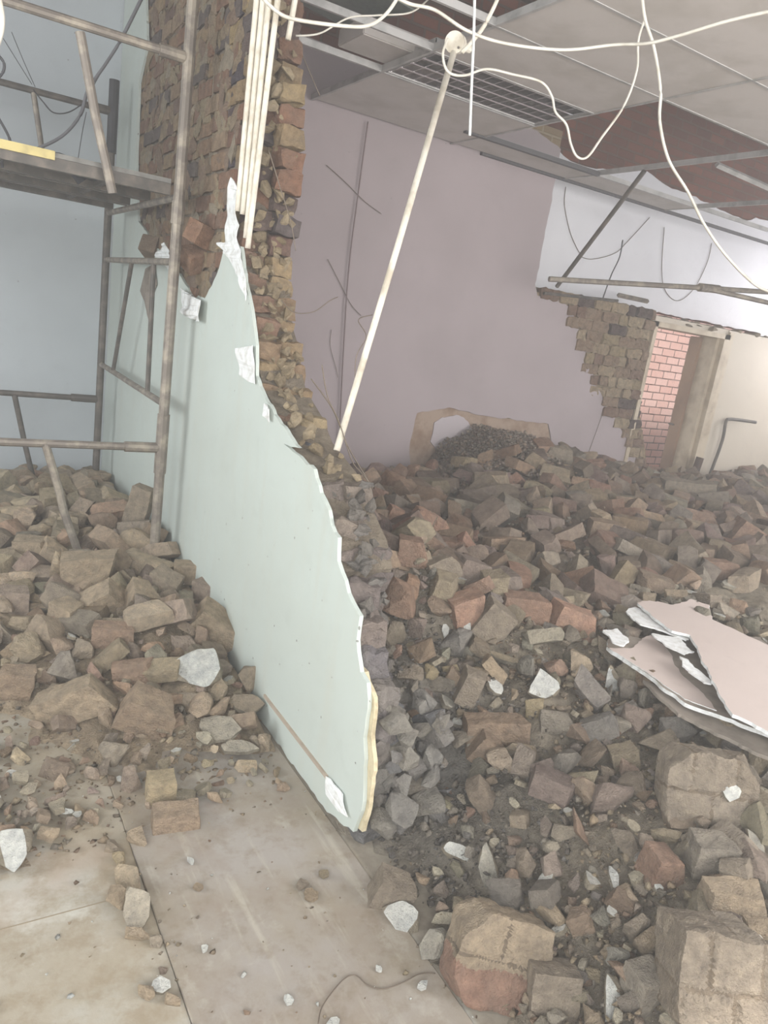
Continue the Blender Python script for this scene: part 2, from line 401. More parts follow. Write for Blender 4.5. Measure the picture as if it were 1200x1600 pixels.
# ---- main wall: broken profile, front (plaster) edge and back edge, y as a function of z
LP = [(552, 1300), (567, 1253), (568, 1200), (570, 1137), (575, 1093), (573, 1067), (563, 1050), (557, 1000), (562, 963), (543, 927), (527, 877), (528, 840),
      (517, 820), (513, 797), (500, 770), (490, 733), (467, 700), (443, 693), (433, 653), (413, 620), (400, 587), (400, 540), (392, 480), (383, 440), (376, 385), (385, 300), (395, 0)]
RP = [(645, 1310), (640, 1200), (612, 1050), (600, 990), (600, 957), (615, 917), (630, 900), (620, 850), (597, 820), (595, 793), (587, 760), (560, 740), (547, 733), (543, 710), (533, 700),
      (527, 667), (507, 640), (490, 613), (483, 587), (480, 553), (467, 510), (463, 430), (460, 395), (467, 320), (482, 290), (482, 200), (480, 140), (474, 60)]
lz = sorted([(onx(x, y, WX0).z, onx(x, y, WX0).y) for x, y in LP]); rz = sorted([(onx(x, y, WX1).z, onx(x, y, WX1).y) for x, y in RP])
lz = [(max(z, 0), y) for z, y in lz]
yl = lambda z: float(np.interp(z, [a for a, _ in lz], [b_ for _, b_ in lz]))
yr = lambda z: float(np.interp(z, [a for a, _ in rz], [b_ for _, b_ in rz]))

# plaster skin on the left face with a torn edge
TORN = [(376, 385), (352, 376), (347, 400), (338, 430), (320, 466), (300, 462), (282, 432), (262, 402), (242, 384), (216, 345), (213, 250), (217, 130), (230, 70), (228, 0), (227, -60)]
poly = [Vector((WX0, 5.79, .007)), Vector((WX0, 1.82, .007))] + [Vector((WX0, y, z)) for z, y in lz if z < 1.97] + [onx(x, y, WX0) for x, y in TORN] + [Vector((WX0, 5.79, onx(227, -60, WX0).z))]
torn2d = [(p.y, p.z) for p in poly]
def in_poly(y, z, P):
    c = False; j = len(P) - 1
    for i in range(len(P)):
        if (P[i][1] > z) != (P[j][1] > z) and y < (P[j][0] - P[i][0]) * (z - P[i][1]) / (P[j][1] - P[i][1]) + P[i][0]: c = not c
        j = i
    return c
wm = tag(empty('wall_main', (0, 0, 0)), kind='structure')
o = from_bm('plaster_skin', slab(poly, 0, WX0, WX0 + .014, jag=.012, seg=.03), M_LEFT, wm)
# second older paint and render layer showing at the torn foot
foot = [onx(x, y, WX0 + .014) for x, y in ((520, 1215), (548, 1290), (566, 1300), (576, 1262), (584, 1190), (580, 1150), (584, 1090), (570, 1050), (560, 1040), (555, 1150), (540, 1230))]
from_bm('old_plaster_layer', slab(foot, 0, WX0 + .0142, WX0 + .028, jag=.012, seg=.025), M_YEL, wm)

BR = [(142, 100, 82), (160, 130, 100), (120, 82, 72), (172, 148, 112), (104, 84, 82), (82, 78, 88), (150, 108, 92), (168, 140, 104)]
def band_col(z, rs):
    if z < .3: return rs.choice([(150, 148, 142), (138, 136, 132), (156, 150, 142), (128, 128, 130)])
    if z < .62: return rs.choice([(152, 146, 142), (142, 136, 136), (158, 150, 142), (132, 128, 132)])
    if z < 1.0: return rs.choice([(150, 138, 132), (134, 124, 122), (156, 144, 134)])
    if z < 1.085: return rs.choice([(104, 108, 122), (112, 114, 124)])
    if z < 1.9: return rs.choice([(172, 146, 114), (182, 158, 122), (160, 132, 106), (152, 116, 100), (188, 168, 132), (120, 90, 86)])
    return rs.choice([(166, 142, 110), (146, 102, 84), (84, 78, 90), (178, 156, 118), (132, 96, 82), (96, 80, 84)])
wc = Batch(); rs = random.Random(3)
CH = .086
# core behind the broken end
core = [Vector((0, 5.79, 0)), Vector((0, max(yl(.02), yr(.02)) + .16, 0))]
for k in range(0, 53):
    z = k * .08; core.append(Vector((0, max(yl(z), yr(z)) + .05, z)))
core += [Vector((0, 5.79, 4.2))]
b2 = slab(core, 0, WX0 + .03, WX1 - .01); wc.add(b2, (148, 137, 122))
b2 = slab([Vector((0, max(yl(z), yr(z)) + .35, z)) for z in [k * .1 for k in range(0, 43)]] + [Vector((0, 5.79, 4.2)), Vector((0, 5.79, 0))], 0, WX1 - .012, WX1)
wc.add(b2, (196, 182, 184))
nc = int(4.2 / CH)
for k in range(nc):
    z = (k + .5) * CH
    for wy in range(2):
        f = yl if wy == 0 else yr
        y0 = max(f(z - .035), f(z), f(z + .038)) + rs.uniform(-.012, .02) + (.02 if k % 2 else 0)
        w = .104 if wy == 0 else .108
        xc = (WX0 + .02 + w / 2) if wy == 0 else (WX1 - w / 2)
        L1 = rs.uniform(.09, .2)
        b2 = rough_block(w * (1.04 if z > 1 else 1.12), L1, CH - rs.uniform(.002, .012) + (.012 if z < 1 else 0), k * 5 + wy, .014 if z > 1 else .022)
        m = Matrix.Translation((xc + rs.uniform(-.005, .005), y0 + L1 / 2, z)) @ Euler((rs.uniform(-.08, .08), rs.uniform(-.06, .06), rs.uniform(-.12, .12))).to_matrix().to_4x4()
        c_ = band_col(z, rs); wc.add(b2, [v * .75 + w_ * .25 for v, w_ in zip(c_, (172, 154, 130))] if z > 1.1 else c_, m)
        b2 = rough_block(w, .2, CH - .01, k * 5 + wy + 900, .004)
        wc.add(b2, band_col(z, rs), Matrix.Translation((xc, y0 + L1 + .1, z)))
    # mortar crumbs on the stepped end
    for _ in range(9 if z < 2 else 6):
        s = rs.uniform(.014, .06); x = rs.uniform(WX0 + .02 + s * .75, WX1 - .03); zz = z + rs.uniform(-.04, .04)
        t = (x - WX0) / .23; y = yl(zz) * (1 - t) + yr(zz) * t
        b2 = bm_rock(s * 1.4, s, s, k * 13 + _, 9); c = (172, 155, 128) if z > 1.0 else (132, 128, 124)
        g_ = rs.uniform(-14, 14); wc.add(b2, [v + g_ for v in c], Matrix.Translation((x, y + rs.uniform(-.005, .045), zz)) @ Euler((rs.uniform(0, 6), rs.uniform(0, 6), 0)).to_matrix().to_4x4())
# crushed concrete tongue at the very foot
for i in range(60):
    zz = rs.uniform(0, .5); s = rs.uniform(.03, .11) * (1.2 - zz); x = rs.uniform(WX0 + .035 + s * .55, WX1 + .05)
    y = min(yl(zz), yr(zz)) - rs.uniform(-.08, .06)
    c = rs.choice([(144, 142, 138), (134, 132, 130), (152, 148, 140), (122, 124, 128)])
    wc.add(bm_rock(s, s, s * 1.2, i * 3 + 5), c, Matrix.Translation((x, y, zz)) @ Euler((rs.uniform(0, 6), rs.uniform(0, 6), 0)).to_matrix().to_4x4())
# bricks laid bare on the left face
for k in range(int(1.5 / CH), nc):
    z = (k + .5) * CH; y = yl(z) + .2 + (.115 if k % 2 else 0)
    while y < 5.5:
        Lb = .222 if rs.random() > .25 else .108
        yc = y + Lb / 2
        if not in_poly(yc, z, torn2d) or not in_poly(yc + Lb / 2, z - .04, torn2d) or not in_poly(yc - Lb / 2, z + .04, torn2d):
            b2 = rough_block(.06, Lb - .014, CH - .014, int(k * 91 + y * 50), .005)
            c = rs.choice([(150, 104, 84), (164, 128, 100), (108, 84, 80), (80, 76, 86), (172, 146, 112), (140, 100, 84), (158, 132, 106), (176, 150, 124)])
            wc.add(b2, [v * .6 + w * .4 for v, w in zip(c, (164, 146, 128))], Matrix.Translation((WX0 + .048 + rs.uniform(-.01, .006), yc, z)))
        y += Lb
for i in range(420):       # mortar and render left on the bare bricks
    z = rs.uniform(1.6, 3.8); y = rs.uniform(3.2, 5.15)
    if in_poly(y, z, torn2d) or y < yl(z) + .05: continue
    s = rs.uniform(.05, .17)
    wc.add(bm_rock(.022, s * 1.5, s * .8, i + 400), rs.choice([(172, 156, 130), (160, 142, 120), (170, 158, 140), (150, 128, 112)]), Matrix.Translation((WX0 + .022, y, z)) @ Euler((rs.uniform(-1, 1), 0, 0)).to_matrix().to_4x4())
for v in wc.bm.verts:
    if v.co.z < 1.5 and v.co.x < WX0 + .0285: v.co.x = WX0 + (.0285 if v.co.z < .6 else .0145)
wc.build('brick_core', M_RUB, wm)

# flaps of torn paint skin
def flap(pts, X, col=M_WHITE, thick=.003, name='torn_plaster_flake', bend=.03):
    P = [onx(x, y, X) for x, y in pts]; bm = slab(P, 0, X, X - thick, jag=.006, seg=.02)
    bmesh.ops.triangulate(bm, faces=bm.faces[:])
    c = sum((Vector(p) for p in P), Vector()) / len(P)
    for v in bm.verts: v.co.x -= abs(noise.noise(v.co * 9)) * bend
    return from_bm(name, bm, col, wm)
flap([(284, 450), (318, 470), (316, 503), (298, 498), (286, 478)], WX0 - .02, bend=.05)
flap([(374, 545), (398, 540), (400, 600), (388, 596), (376, 585)], WX0 - .006)
flap([(342, 380), (372, 377), (384, 410), (386, 470), (372, 430), (360, 405)], WX0 - .012)
flap([(242, 400), (264, 380), (272, 410), (268, 432), (262, 410)], WX0 - .04, bend=.06)
flap([(415, 630), (426, 640), (424, 660), (416, 650)], WX0 - .006)
flap([(513, 1212), (538, 1240), (546, 1276), (530, 1262), (514, 1240)], WX0 - .004)
flap([(358, 330), (366, 278), (377, 300), (374, 352), (372, 380), (354, 378)], WX0 - .012)
# grey hairy patch of mortar on the left skin behind the scaffold
flap([(228, 420), (243, 412), (246, 445), (236, 470), (233, 500), (226, 470), (220, 455)], WX0 - .003, M_BOARDG, bend=.01)

# groove line of the removed skirting
a, b_ = onx(415, 1083, WX0), onx(512, 1218, WX0); bm = bmesh.new()
box(bm, WX0 - .008, WX0, b_.y, a.y, (a.z + b_.z) / 2 - .006, (a.z + b_.z) / 2 + .006)
tag(from_bm('trim_1', bm, plain('tan_skirting_edge', (178, 164, 148), .8)), kind='structure')

# left room walls
bm = bmesh.new(); box(bm, -3.4, WX0 + .2, YL, YL + .22, 0, 4.2); structure('wall_left_rear', bm, M_REAR_L)
bm = bmesh.new(); box(bm, -3.6, -3.4, -2, 2.0, 0, 4.2); box(bm, -3.6, -3.4, 4.6, YL + .2, 0, 4.2); box(bm, -3.6, -3.4, 2.0, 4.6, 0, .9); box(bm, -3.6, -3.4, 2.0, 4.6, 2.9, 4.2)
structure('wall_left_side', bm, M_REAR_L)

# rear wall of the right room: mauve plaster skin over brick, with a bare patch low down
def P(x, y, Y=YB): return ony(x, y, Y)
XC = P(862, 300).x
patch = [(640, 765), (638, 700), (650, 645), (700, 636), (745, 648), (800, 655), (855, 662), (862, 700), (880, 760)]
skin = [Vector((WX1, YB, 0)), Vector((P(640, 765).x, YB, 0))] + [P(x, y) for x, y in patch] + [Vector((P(880, 760).x, YB, 0))]
low = [(1012, 760), (1000, 730), (985, 700), (960, 655), (940, 620), (925, 590), (915, 545), (905, 520), (898, 500), (890, 482), (872, 468), (852, 466), (838, 462), (834, 444)]
ztop = 3.2
skin += [Vector((P(1012, 760).x, YB, 0))] + [P(x, y) for x, y in low] + [Vector((XC, YB, 2.15)), Vector((XC, YB, 3.22)), P(838, 205), Vector((WX1, YB, 3.4))]
wr = tag(empty('wall_right_rear', (0, 0, 0)), kind='structure')
from_bm('plaster_skin', slab(skin, 1, YB - .016, YB, jag=.014, seg=.05), M_PINK, wr)
pw = [P(x, y, YB - .006) for x, y in ((672, 690), (678, 660), (690, 652), (712, 648), (724, 652), (736, 668), (734, 690), (712, 700), (696, 708), (682, 704))]
from_bm('plaster_skin_remnant', slab(pw, 1, YB - .014, YB, jag=.012, seg=.03), M_LILAC, wr)
b0 = slab([Vector((WX1, YB, 0)), Vector((P(1025, 760).x, YB, 0)), P(1010, 720), P(1000, 650), P(1003, 600), P(1020, 500), P(1022, 492), Vector((P(1022, 492).x, YB, 2.05)), Vector((XC, YB, 2.05)), Vector((XC, YB, 4.3)), Vector((WX1, YB, 4.3))], 1, YB + .001, YB + .23, jag=.0)
from_bm('brick_core', b0, brick_mat('olive_stock_brick', (150, 130, 100), (128, 110, 90), (156, 142, 120), .23, .1, 0, (132, 116, 96), .9), wr)
bm = slab([P(*q, YB + .0) for q in patch], 1, YB - .004, YB + .0005); from_bm('bare_render', bm, plain('bare_brown_render', (164, 144, 128), .95, spots=(140, 116, 98), spot_scale=7, bmp=.6), wr)
# coarse bricks standing proud of the broken face of the low wall
wb = Batch(); rs = random.Random(11); tri = [(p.x, p.z) for p in [P(*q) for q in low]]
doorL = [(P(1022, 500).x, 2.05), (P(1003, 600).x, P(1003, 600).z), (P(998, 660).x, P(998, 660).z), (P(1012, 740).x, 0.4)]
for k in range(3, 21):
    z = (k + .5) * .1; xs = float(np.interp(z, [b_ for _, b_ in sorted(tri, key=lambda t: t[1])], [a for a, _ in sorted(tri, key=lambda t: t[1])]))
    xe = float(np.interp(z, [.4, P(998, 660).z, P(1003, 600).z, 2.05], [doorL[3][0], doorL[2][0], doorL[1][0], doorL[0][0]]))
    x = xs - (.06 if k % 2 else .14)
    while x < xe - .05:
        Lb = min(rs.choice((.23, .23, .12)), xe - x)
        if x + Lb > xs:
            c = rs.choice([(172, 152, 126), (150, 126, 106), (178, 160, 134), (136, 108, 92), (92, 76, 74), (156, 132, 112), (164, 146, 116)])
            wb.add(rough_block(Lb - .008, .07, .094, int(k * 31 + x * 40), .016), c, Matrix.Translation((x + Lb / 2, YB + rs.uniform(-.005, .02), z)))
        x += Lb
for i in range(40):   # rough ragged capping along the top of the low wall
    x = rs.uniform(XC, 9.0); s = rs.uniform(.05, .12)
    wb.add(bm_rock(s * 1.6, .14, s * .6, 700 + i), rs.choice([(150, 136, 116), (130, 118, 104)]), Matrix.Translation((x, YB + rs.uniform(0, .16), 2.05 + rs.uniform(-.02, .015))))
wb.build('rough_bricks', M_RUB, wr)
# low wall right of the door, lintel over the door
XD0, XD1 = P(1022, 500).x, P(1137, 530).x
bm = bmesh.new(); box(bm, XD1, 9.9, YB, YB + .23, 0, 2.05); box(bm, XD0 - .05, XD1 + .01, YB + .01, YB + .23, 2.0, 2.055)
from_bm('low_wall_plaster', bm, paint_mat('warm_low_wall_paint', (198, 188, 172), (182, 170, 152), 1.3), wr)
bm = slab([Vector((P(1150, 560).x, YB, .4)), P(1196, 700), P(1186, 730), P(1165, 745), P(1160, 800), Vector((9.8, YB, 0)), Vector((9.8, YB, .9))], 1, YB - .012, YB - .001, jag=.02) if False else None
# set-back white wall standing behind and above, its plaster ragged over the ceiling line
YW = 5.62
def PW(x, y): return ony(x, y, YW)
ragged = [(868, 232), (890, 252), (920, 262), (960, 266), (1010, 268), (1040, 290), (1080, 306), (1130, 330), (1165, 345), (1180, 340), (1230, 352)]
ww = tag(empty('wall_white_rear', (0, 0, 0)), kind='structure')
hole0, hole1 = XD0 - .1, XD1 + 1.1
wp = [Vector((XC - .35, YW, 0)), Vector((hole0, YW, 0)), Vector((hole0, YW, 2.12)), Vector((hole1, YW, 2.12)), Vector((hole1, YW, 0)), Vector((10, YW, 0)), Vector((10, YW, 3.3))] + [PW(x, y) for x, y in ragged][::-1] + [Vector((XC - .35, YW, 3.35))]
from_bm('plaster_skin', slab(wp, 1, YW - .012, YW, jag=.02, seg=.07), M_WHITEW, ww)
bm = bmesh.new(); box(bm, XC - .35, hole0, YW + .001, YW + .2, 0, 4.3); box(bm, hole1, 10, YW + .001, YW + .2, 0, 4.3); box(bm, hole0, hole1, YW + .001, YW + .2, 2.12, 4.3)
from_bm('brick_core', bm, M_UPB, ww)
bm = bmesh.new(); box(bm, WX1, XC, YB - .003, YB, 3.36, 4.3); from_bm('upper_brick', bm, M_UPB, wr)
# right end wall, with the window the daylight comes through
bm = bmesh.new(); box(bm, 10, 10.2, -2, 3.2, 0, 4.3); box(bm, 10, 10.2, 5.2, 5.9, 0, 4.3); box(bm, 10, 10.2, 3.2, 5.2, 0, .9); box(bm, 10, 10.2, 3.2, 5.2, 2.95, 4.3)
structure('wall_right', bm, M_WHITEW)
# sunlit face-brick wall outside the doorway
bm = bmesh.new(); box(bm, 6.2, 11.5, 6.9, 7.1, 0, 2.9); structure('wall_outside', bm, M_EXT)

# ---- door and frame
dr = tag(empty('door_1', (XD0, YB, 0)), kind='structure')
bm = bmesh.new()
box(bm, 0, .05, -.03, .26, 0, 2.0); box(bm, XD1 - XD0 - .09, XD1 - XD0, -.03, .26, 0, 2.0); box(bm, 0, XD1 - XD0, -.03, .26, 1.95, 2.0)
box(bm, XD1 - XD0, XD1 - XD0 + .07, -.02, 0, 0, 2.03)
box(bm, XD1 - XD0 - .14, XD1 - XD0 - .09, .03, .26, 0, 1.95)
from_bm('door_frame', bm, M_DOORF, dr)
bm = bmesh.new(); box(bm, XD1 - XD0 - .19, XD1 - XD0 - .145, .2, .33, .02, 1.94); leaf = from_bm('door_leaf', bm, M_DOOR, dr)
bm = bmesh.new(); tube(bm, [(XD1 - XD0 - .19, .3, .95), (XD1 - XD0 - .24, .3, .95), (XD1 - XD0 - .24, .24, .95)], .011); from_bm('door_handle', bm, M_STEELD, leaf)

# ---- roof
bm = bmesh.new(); box(bm, -3.6, 10.2, -.6, 5.82, 4.3, 4.4); structure('ceiling_roof_deck', bm, M_WOOD)
for i, x in enumerate(np.arange(1.7, 10, 1.1)):
    bm = bmesh.new(); box(bm, x, x + .06, -.6, 5.2, 4.12, 4.3); tag(from_bm('ceiling_rafter', bm, M_WOOD), kind='structure')
bm = bmesh.new()
for y in (2.2, 3.3, 4.4): box(bm, 1.36, 9.9, y, y + .06, 3.75, 3.83)
tag(from_bm('ceiling_battens', bm, M_WOOD), kind='structure')

# ---- suspended ceiling grid
GX = [1.36, 2.27, 3.47, 4.67, 5.97, 7.2, 8.4, 9.6]; GY = [1.2, 2.0, 2.66, 3.2, 3.72, 4.26, 4.84, 5.2]
bm = bmesh.new()
def tee(p, q):
    p = Vector(p); q = Vector(q)
    if abs(p.x - q.x) < abs(p.y - q.y):
        x = p.x; box(bm, x - .009, x + .009, p.y, q.y, HC - .004, HC); box(bm, x - .002, x + .002, p.y, q.y, HC, HC + .035)
    else:
        y = p.y; box(bm, p.x, q.x, y - .009, y + .009, HC - .0045, HC - .0003); box(bm, p.x, q.x, y - .002, y + .002, HC, HC + .033)
for x in GX[1:5]: tee((x, 1.2, 0), (x, 5.23, 0))
for y in (2.66, 3.2): tee((1.36, y, 0), (4.67, y, 0))
for y in (3.72, 4.26): tee((1.36, y, 0), (3.47, y, 0))
tee((3.47, 4.84, 0), (9.6, 4.84, 0)); tee((4.67, 3.2, 0), (5.97, 3.2, 0))
tag(from_bm('ceiling_grid', bm, M_TBAR), kind='structure')
bm = bmesh.new(); box(bm, 3.76, 9.6, 5.2, 5.235, HC - .015, HC + .01); box(bm, 3.3, 4.67, 4.80, 4.838, HC - .012, HC + .02)  # dark strips stand in for the shadow lines beside the ceiling boards
tag(from_bm('ceiling_shadow_line', bm, M_SHADOWLINE), kind='structure')

def tile(x0, x1, y0, y1, label, dz=0, rot=(0, 0, 0), mat=M_TILE):
    bm = bmesh.new(); box(bm, -(x1 - x0) / 2 + .004, (x1 - x0) / 2 - .004, -(y1 - y0) / 2 + .004, (y1 - y0) / 2 - .004, 0, .008)
    o = from_bm('ceiling_tile', bm, mat); o.location = ((x0 + x1) / 2, (y0 + y1) / 2, HC + .001 + dz); o.rotation_euler = rot
    return tag(o, label, 'ceiling tile', 'boards of the suspended ceiling')
tile(2.27, 3.47, 4.26, 5.19, 'wide white ceiling board against the mauve rear wall left of the dark slot')
tile(3.47, 4.67, 4.86, 5.19, 'narrow white ceiling board strip along the rear wall beside the open cell')
tile(4.67, 5.97, 4.86, 5.19, 'narrow white ceiling board strip over the white wall, beyond the dark diagonal pole')
tile(2.27, 3.47, 3.2, 3.72, 'white ceiling board between the louvred light and the camera side boards')
tile(2.27, 3.47, 2.66, 3.2, 'white ceiling board crossed by the long loose white cable')
tile(2.27, 3.47, 2.0, 2.66, 'white ceiling board at the top edge right of the dark roof gap')
tile(3.47, 4.67, 2.66, 3.2, 'white ceiling board beside the open cell showing dark brick')
tile(3.47, 4.67, 2.0, 2.66, 'white ceiling board at the right edge above the open cells')
tile(4.67, 5.97, 2.66, 3.2, 'white ceiling board farthest right, over the slanting loose bar')
tile(3.47, 4.67, 1.2, 2.0, 'white ceiling board in the upper right corner')
tile(2.27, 3.47, 1.2, 2.0, 'white ceiling board at the top beside the hanging white cable')
tile(1.45, 2.2, 3.85, 4.5, 'dark grey-green board lying loose in the roof gap by the brick pier', dz=.25, rot=(.05, .06, .1), mat=plain('grey_green_board', (130, 138, 132), .9))

# recessed louvred light
lf = empty('ceiling_light', (2.87, 3.99, HC)); tag(lf, 'recessed fluorescent light with a silver louvre in the white ceiling', 'ceiling light')
bm = bmesh.new(); box(bm, -.58, .58, -.25, .25, .07, .075); box(bm, -.58, -.575, -.25, .25, 0, .07); box(bm, .575, .58, -.25, .25, 0, .07); box(bm, -.58, .58, -.25, -.245, 0, .07); box(bm, -.58, .58, .245, .25, 0, .07)
from_bm('housing', bm, M_TBAR, lf)
M_MIR = plain('mirror_louvre', (225, 222, 222), .12, .95, spec=.5)
bm = bmesh.new()
for i in range(15):
    x = -.56 + i * .08; box(bm, x, x + .004, -.24, .24, .005, .05)
for j in range(5):
    y = -.24 + j * .12; box(bm, -.57, .57, y - .01, y + .01, .004, .05)
from_bm('louvre', bm, M_MIR, lf)
for y in (-.12, .12):
    bm = bmesh.new(); tube(bm, [(-.55, y, .058), (.55, y, .058)], .008); from_bm('lamp_tube', bm, M_PVC, lf)
# light casing lying on top of the grid beside it
c = onz(640, 88, HC + .05); ob = empty('light_casing', (c.x - .05, c.y + .06, HC + .04)); tag(ob, 'loose white box casing lying on the ceiling bars by the dark roof gap', 'light casing')
bm = bmesh.new(); box(bm, -.3, .3, -.15, .15, 0, .09); bmesh.ops.bevel(bm, geom=bm.edges[:], offset=.006, segments=2, affect='EDGES'); from_bm('casing_body', bm, M_TILE, ob)
bm = bmesh.new(); box(bm, -.24, .24, -.1, .1, .09, .11); from_bm('casing_lid', bm, M_TILE, ob)
# slanting bar in the open cells
bm = bmesh.new(); a, b_ = onz(1120, 257, HC + .06), onz(1215, 300, HC + .01); d = (b_ - a); tube(bm, [a, b_, b_ + d * .5], .022, 4); tag(from_bm('loose_ceiling_bar', bm, M_TBAR, origin=a), 'loose white ceiling bar slanting through the open cell before dark brick', 'ceiling bar')

# ================================================================== SCAFFOLD
SX = 1.0; YP1, YP2 = 3.7, 5.35
sc = empty('scaffold_tower', (SX, YP1, 0)); tag(sc, 'grey steel tube scaffold tower standing against the plastered wall', 'scaffold')
def stube(name, pts, rad=.021, mat=M_STEEL, n=10, parent=None):
    bm = bmesh.new(); tube(bm, [Vector(p) - Vector((SX, YP1, 0)) for p in pts], rad, n)
    return from_bm(name, bm, mat, parent or sc, smooth=False)
for f in ():
    pass
p1 = stube('standard', [(SX, YP1, .05), (SX, YP1, 3.2)], .026)
p2 = stube('standard', [(SX, YP2, .05), (SX, YP2, 2.62)], .024, M_STEELD)
q = onx(190, 110, SX); stube('spigot', [(SX, YP2, 2.38), (SX, YP2, 2.8)], .031, M_DARKW, parent=p2)
stube('coupler', [(SX, YP1, .7), (SX, YP1, 1.0)], .031, M_STEEL, parent=p1)
stube('coupler', [(SX, YP1, 1.9), (SX, YP1, 2.0)], .031, M_STEEL, parent=p1)
for z in (1.05, 1.73, 2.02):
    stube('rung', [(SX, YP2, z), (SX, YP1, z)], .017, M_STEEL)
for a, b_ in (((206, 412), (177, 572)), ((240, 415), (231, 604))):
    A_, B_ = onx(*a, SX), onx(*b_, SX); A_.z = 1.73; B_.z = 1.05; stube('strut', [A_, B_], .013, M_STEELD)
for Y, zs, mt in ((YP1, (.83, 2.6), M_STEEL), (YP2, (.81, 2.62), M_STEELD)):
    for z in zs:
        t_ = stube('ledger', [(-1.2, Y, z), (SX, Y, z)], .019, mt)
        if z < 1: stube('socket', [(SX - .18, Y, z), (SX - .02, Y, z)], .026, mt, parent=t_)
        else: stube('socket', [(SX - .13, Y, z), (SX - .02, Y, z)], .026, mt, parent=t_)
for Y, pp, rd, mt in ((YP1, [(70, 690), (92, 765), (100, 800), (122, 862)], .019, M_STEEL), (YP1, [(125, 50), (150, 185), (176, 302)], .02, M_STEEL),
                  (YP2, [(22, 614), (38, 690), (56, 765)], .017, M_STEELD), (YP2, [(52, 142), (62, 210), (72, 278)], .016, M_STEEL)):
    stube('brace', [ony(x, y, Y) for x, y in pp], rd, mt)
for Y, pp in ((YP2, [(-20, 768), (88, 771)]), (YP1, [(-20, 891), (66, 894)])):
    stube('foot_tube', [ony(x, y, Y) for x, y in pp], .02, M_STEELD)
# platform planks
for i, (y0, y1, x0, x1, z, mt) in enumerate(((3.74, 4.16, -1.2, .97, 2.075, M_PLANK), (4.2, 4.62, -1.2, .97, 2.075, M_PLANK), (4.66, 5.08, -1.2, .97, 2.075, M_PLANK))):
    o = empty('scaffold_plank', (x1, y0, z)); tag(o, ('steel-framed scaffold deck with a yellow front edge, nearest on the tower', 'middle grey steel-framed scaffold deck of the tower', 'grey steel-framed scaffold deck nearest the rear wall')[i], 'scaffold deck', 'decks of the scaffold tower')
    bm = bmesh.new(); box(bm, x0 - x1, 0, 0, y1 - y0, 0, .02); from_bm('deck_board', bm, M_PLANK, o)
    bm = bmesh.new(); box(bm, x0 - x1, 0, 0, .04, -.05, -.001); box(bm, x0 - x1, 0, y1 - y0 - .04, y1 - y0, -.05, -.001)
    for xx in np.arange(x0 - x1 + .1, 0, .45): box(bm, xx, xx + .03, .04, y1 - y0 - .04, -.04, -.001)
    from_bm('deck_frame', bm, M_STEELD, o)
    if i == 0:
        bm = bmesh.new(); box(bm, x0 - x1, -.5, -.012, -.001, -.012, .024); from_bm('yellow_edge', bm, M_YPL, o)
# black bundle on the deck
bm = bmesh.new()
for i, (x, y, rr) in enumerate(((98, 281, .06), (118, 278, .05), (140, 285, .06), (160, 292, .05), (185, 297, .045))):
    c = ony(x, y, 4.0); b2 = bm_rock(rr * 3, rr * 2, rr * 1.5, 50 + i); me = bpy.data.meshes.new('t'); b2.to_mesh(me); b2.free(); me.transform(Matrix.Translation((c.x, 4.0 + .03 * i, max(c.z, 2.09)))); bm.from_mesh(me); bpy.data.meshes.remove(me)
c0 = ony(112, 258, 4.0); c1 = ony(130, 283, 4.0); tube(bm, [c0, c1], .03, 8)
o = ony(140, 290, 4.0); tag(from_bm('cloth_bundle', bm, M_BLACK, origin=(o.x, 4.0, 2.05)), 'black cloth bundle lying on the scaffold deck', 'cloth bundle')

# ================================================================== CONDUITS, CABLES
def wire(name, pts, rad, mat, label, cat='cable', group=None, n=6, flat=None):
    bm = bmesh.new(); P_ = smooth_line(pts, 8); tube(bm, P_, rad, n, flat=flat)
    return tag(from_bm(name, bm, mat, origin=P_[0], smooth=True), label, cat, group)
labs = ('white conduit pipe standing leftmost in the bundle on the broken wall', 'white conduit pipe second from the left in the bundle', 'white conduit pipe in the middle of the bundle, reaching lowest', 'white conduit pipe to the right in the bundle', 'short white conduit pipe set apart, right of the bundle')
for i, (xt, xb, yb, Y) in enumerate(((401, 371, 330, 3.12), (411, 379, 335, 3.1), (420, 384, 372, 3.08), (434, 387, 388, 3.06), (461, 450, 62, 3.1))):
    a = ony(xb, yb, Y); t = ony(xt, 0, Y); zt = 3.6; t2 = a + (t - a) * ((zt - a.z) / (t.z - a.z)); t2.y = a.y
    wire('conduit', [a, t2], .0115, M_PVC, labs[i], 'conduit', 'white conduits on the broken wall end', 10)
# junction box and leaning conduit pole
top = ony(709, 82, 2.75); bot = onx(526, 704, 1.27)
cp = empty('conduit_pole', bot); tag(cp, 'long white conduit pole with a round junction box, leaning on the broken wall', 'conduit pole')
bm = bmesh.new(); tube(bm, [Vector((0, 0, 0)), (top - bot) * .5 + Vector((.004, 0, .0)), top - bot], .0125, 10); from_bm('pipe', bm, M_PVC, cp, smooth=True)
bx = empty('junction_box', top - bot + Vector((.0, 0, .035))); bx.parent = cp
vd = (Vector((0, 0, CAMH)) - top).normalized(); vd = (vd + Vector((-.35, 0, 0))).normalized()
bm = bmesh.new(); tube(bm, [vd * -.045, vd * .01], .036, 20); from_bm('box_body', bm, M_PVC, bx)
bm = bmesh.new(); tube(bm, [vd * .0101, vd * .016], .039, 20); from_bm('lid', bm, M_PVC, bx)
side = vd.cross(Vector((0, 0, 1))).normalized()
for s in (-1, 1):
    bm = bmesh.new(); c = side * .02 * s + Vector((0, 0, .018 * s)); tube(bm, [c + vd * .0161, c + vd * .019], .005, 8); from_bm('screw', bm, M_STEELD, bx)
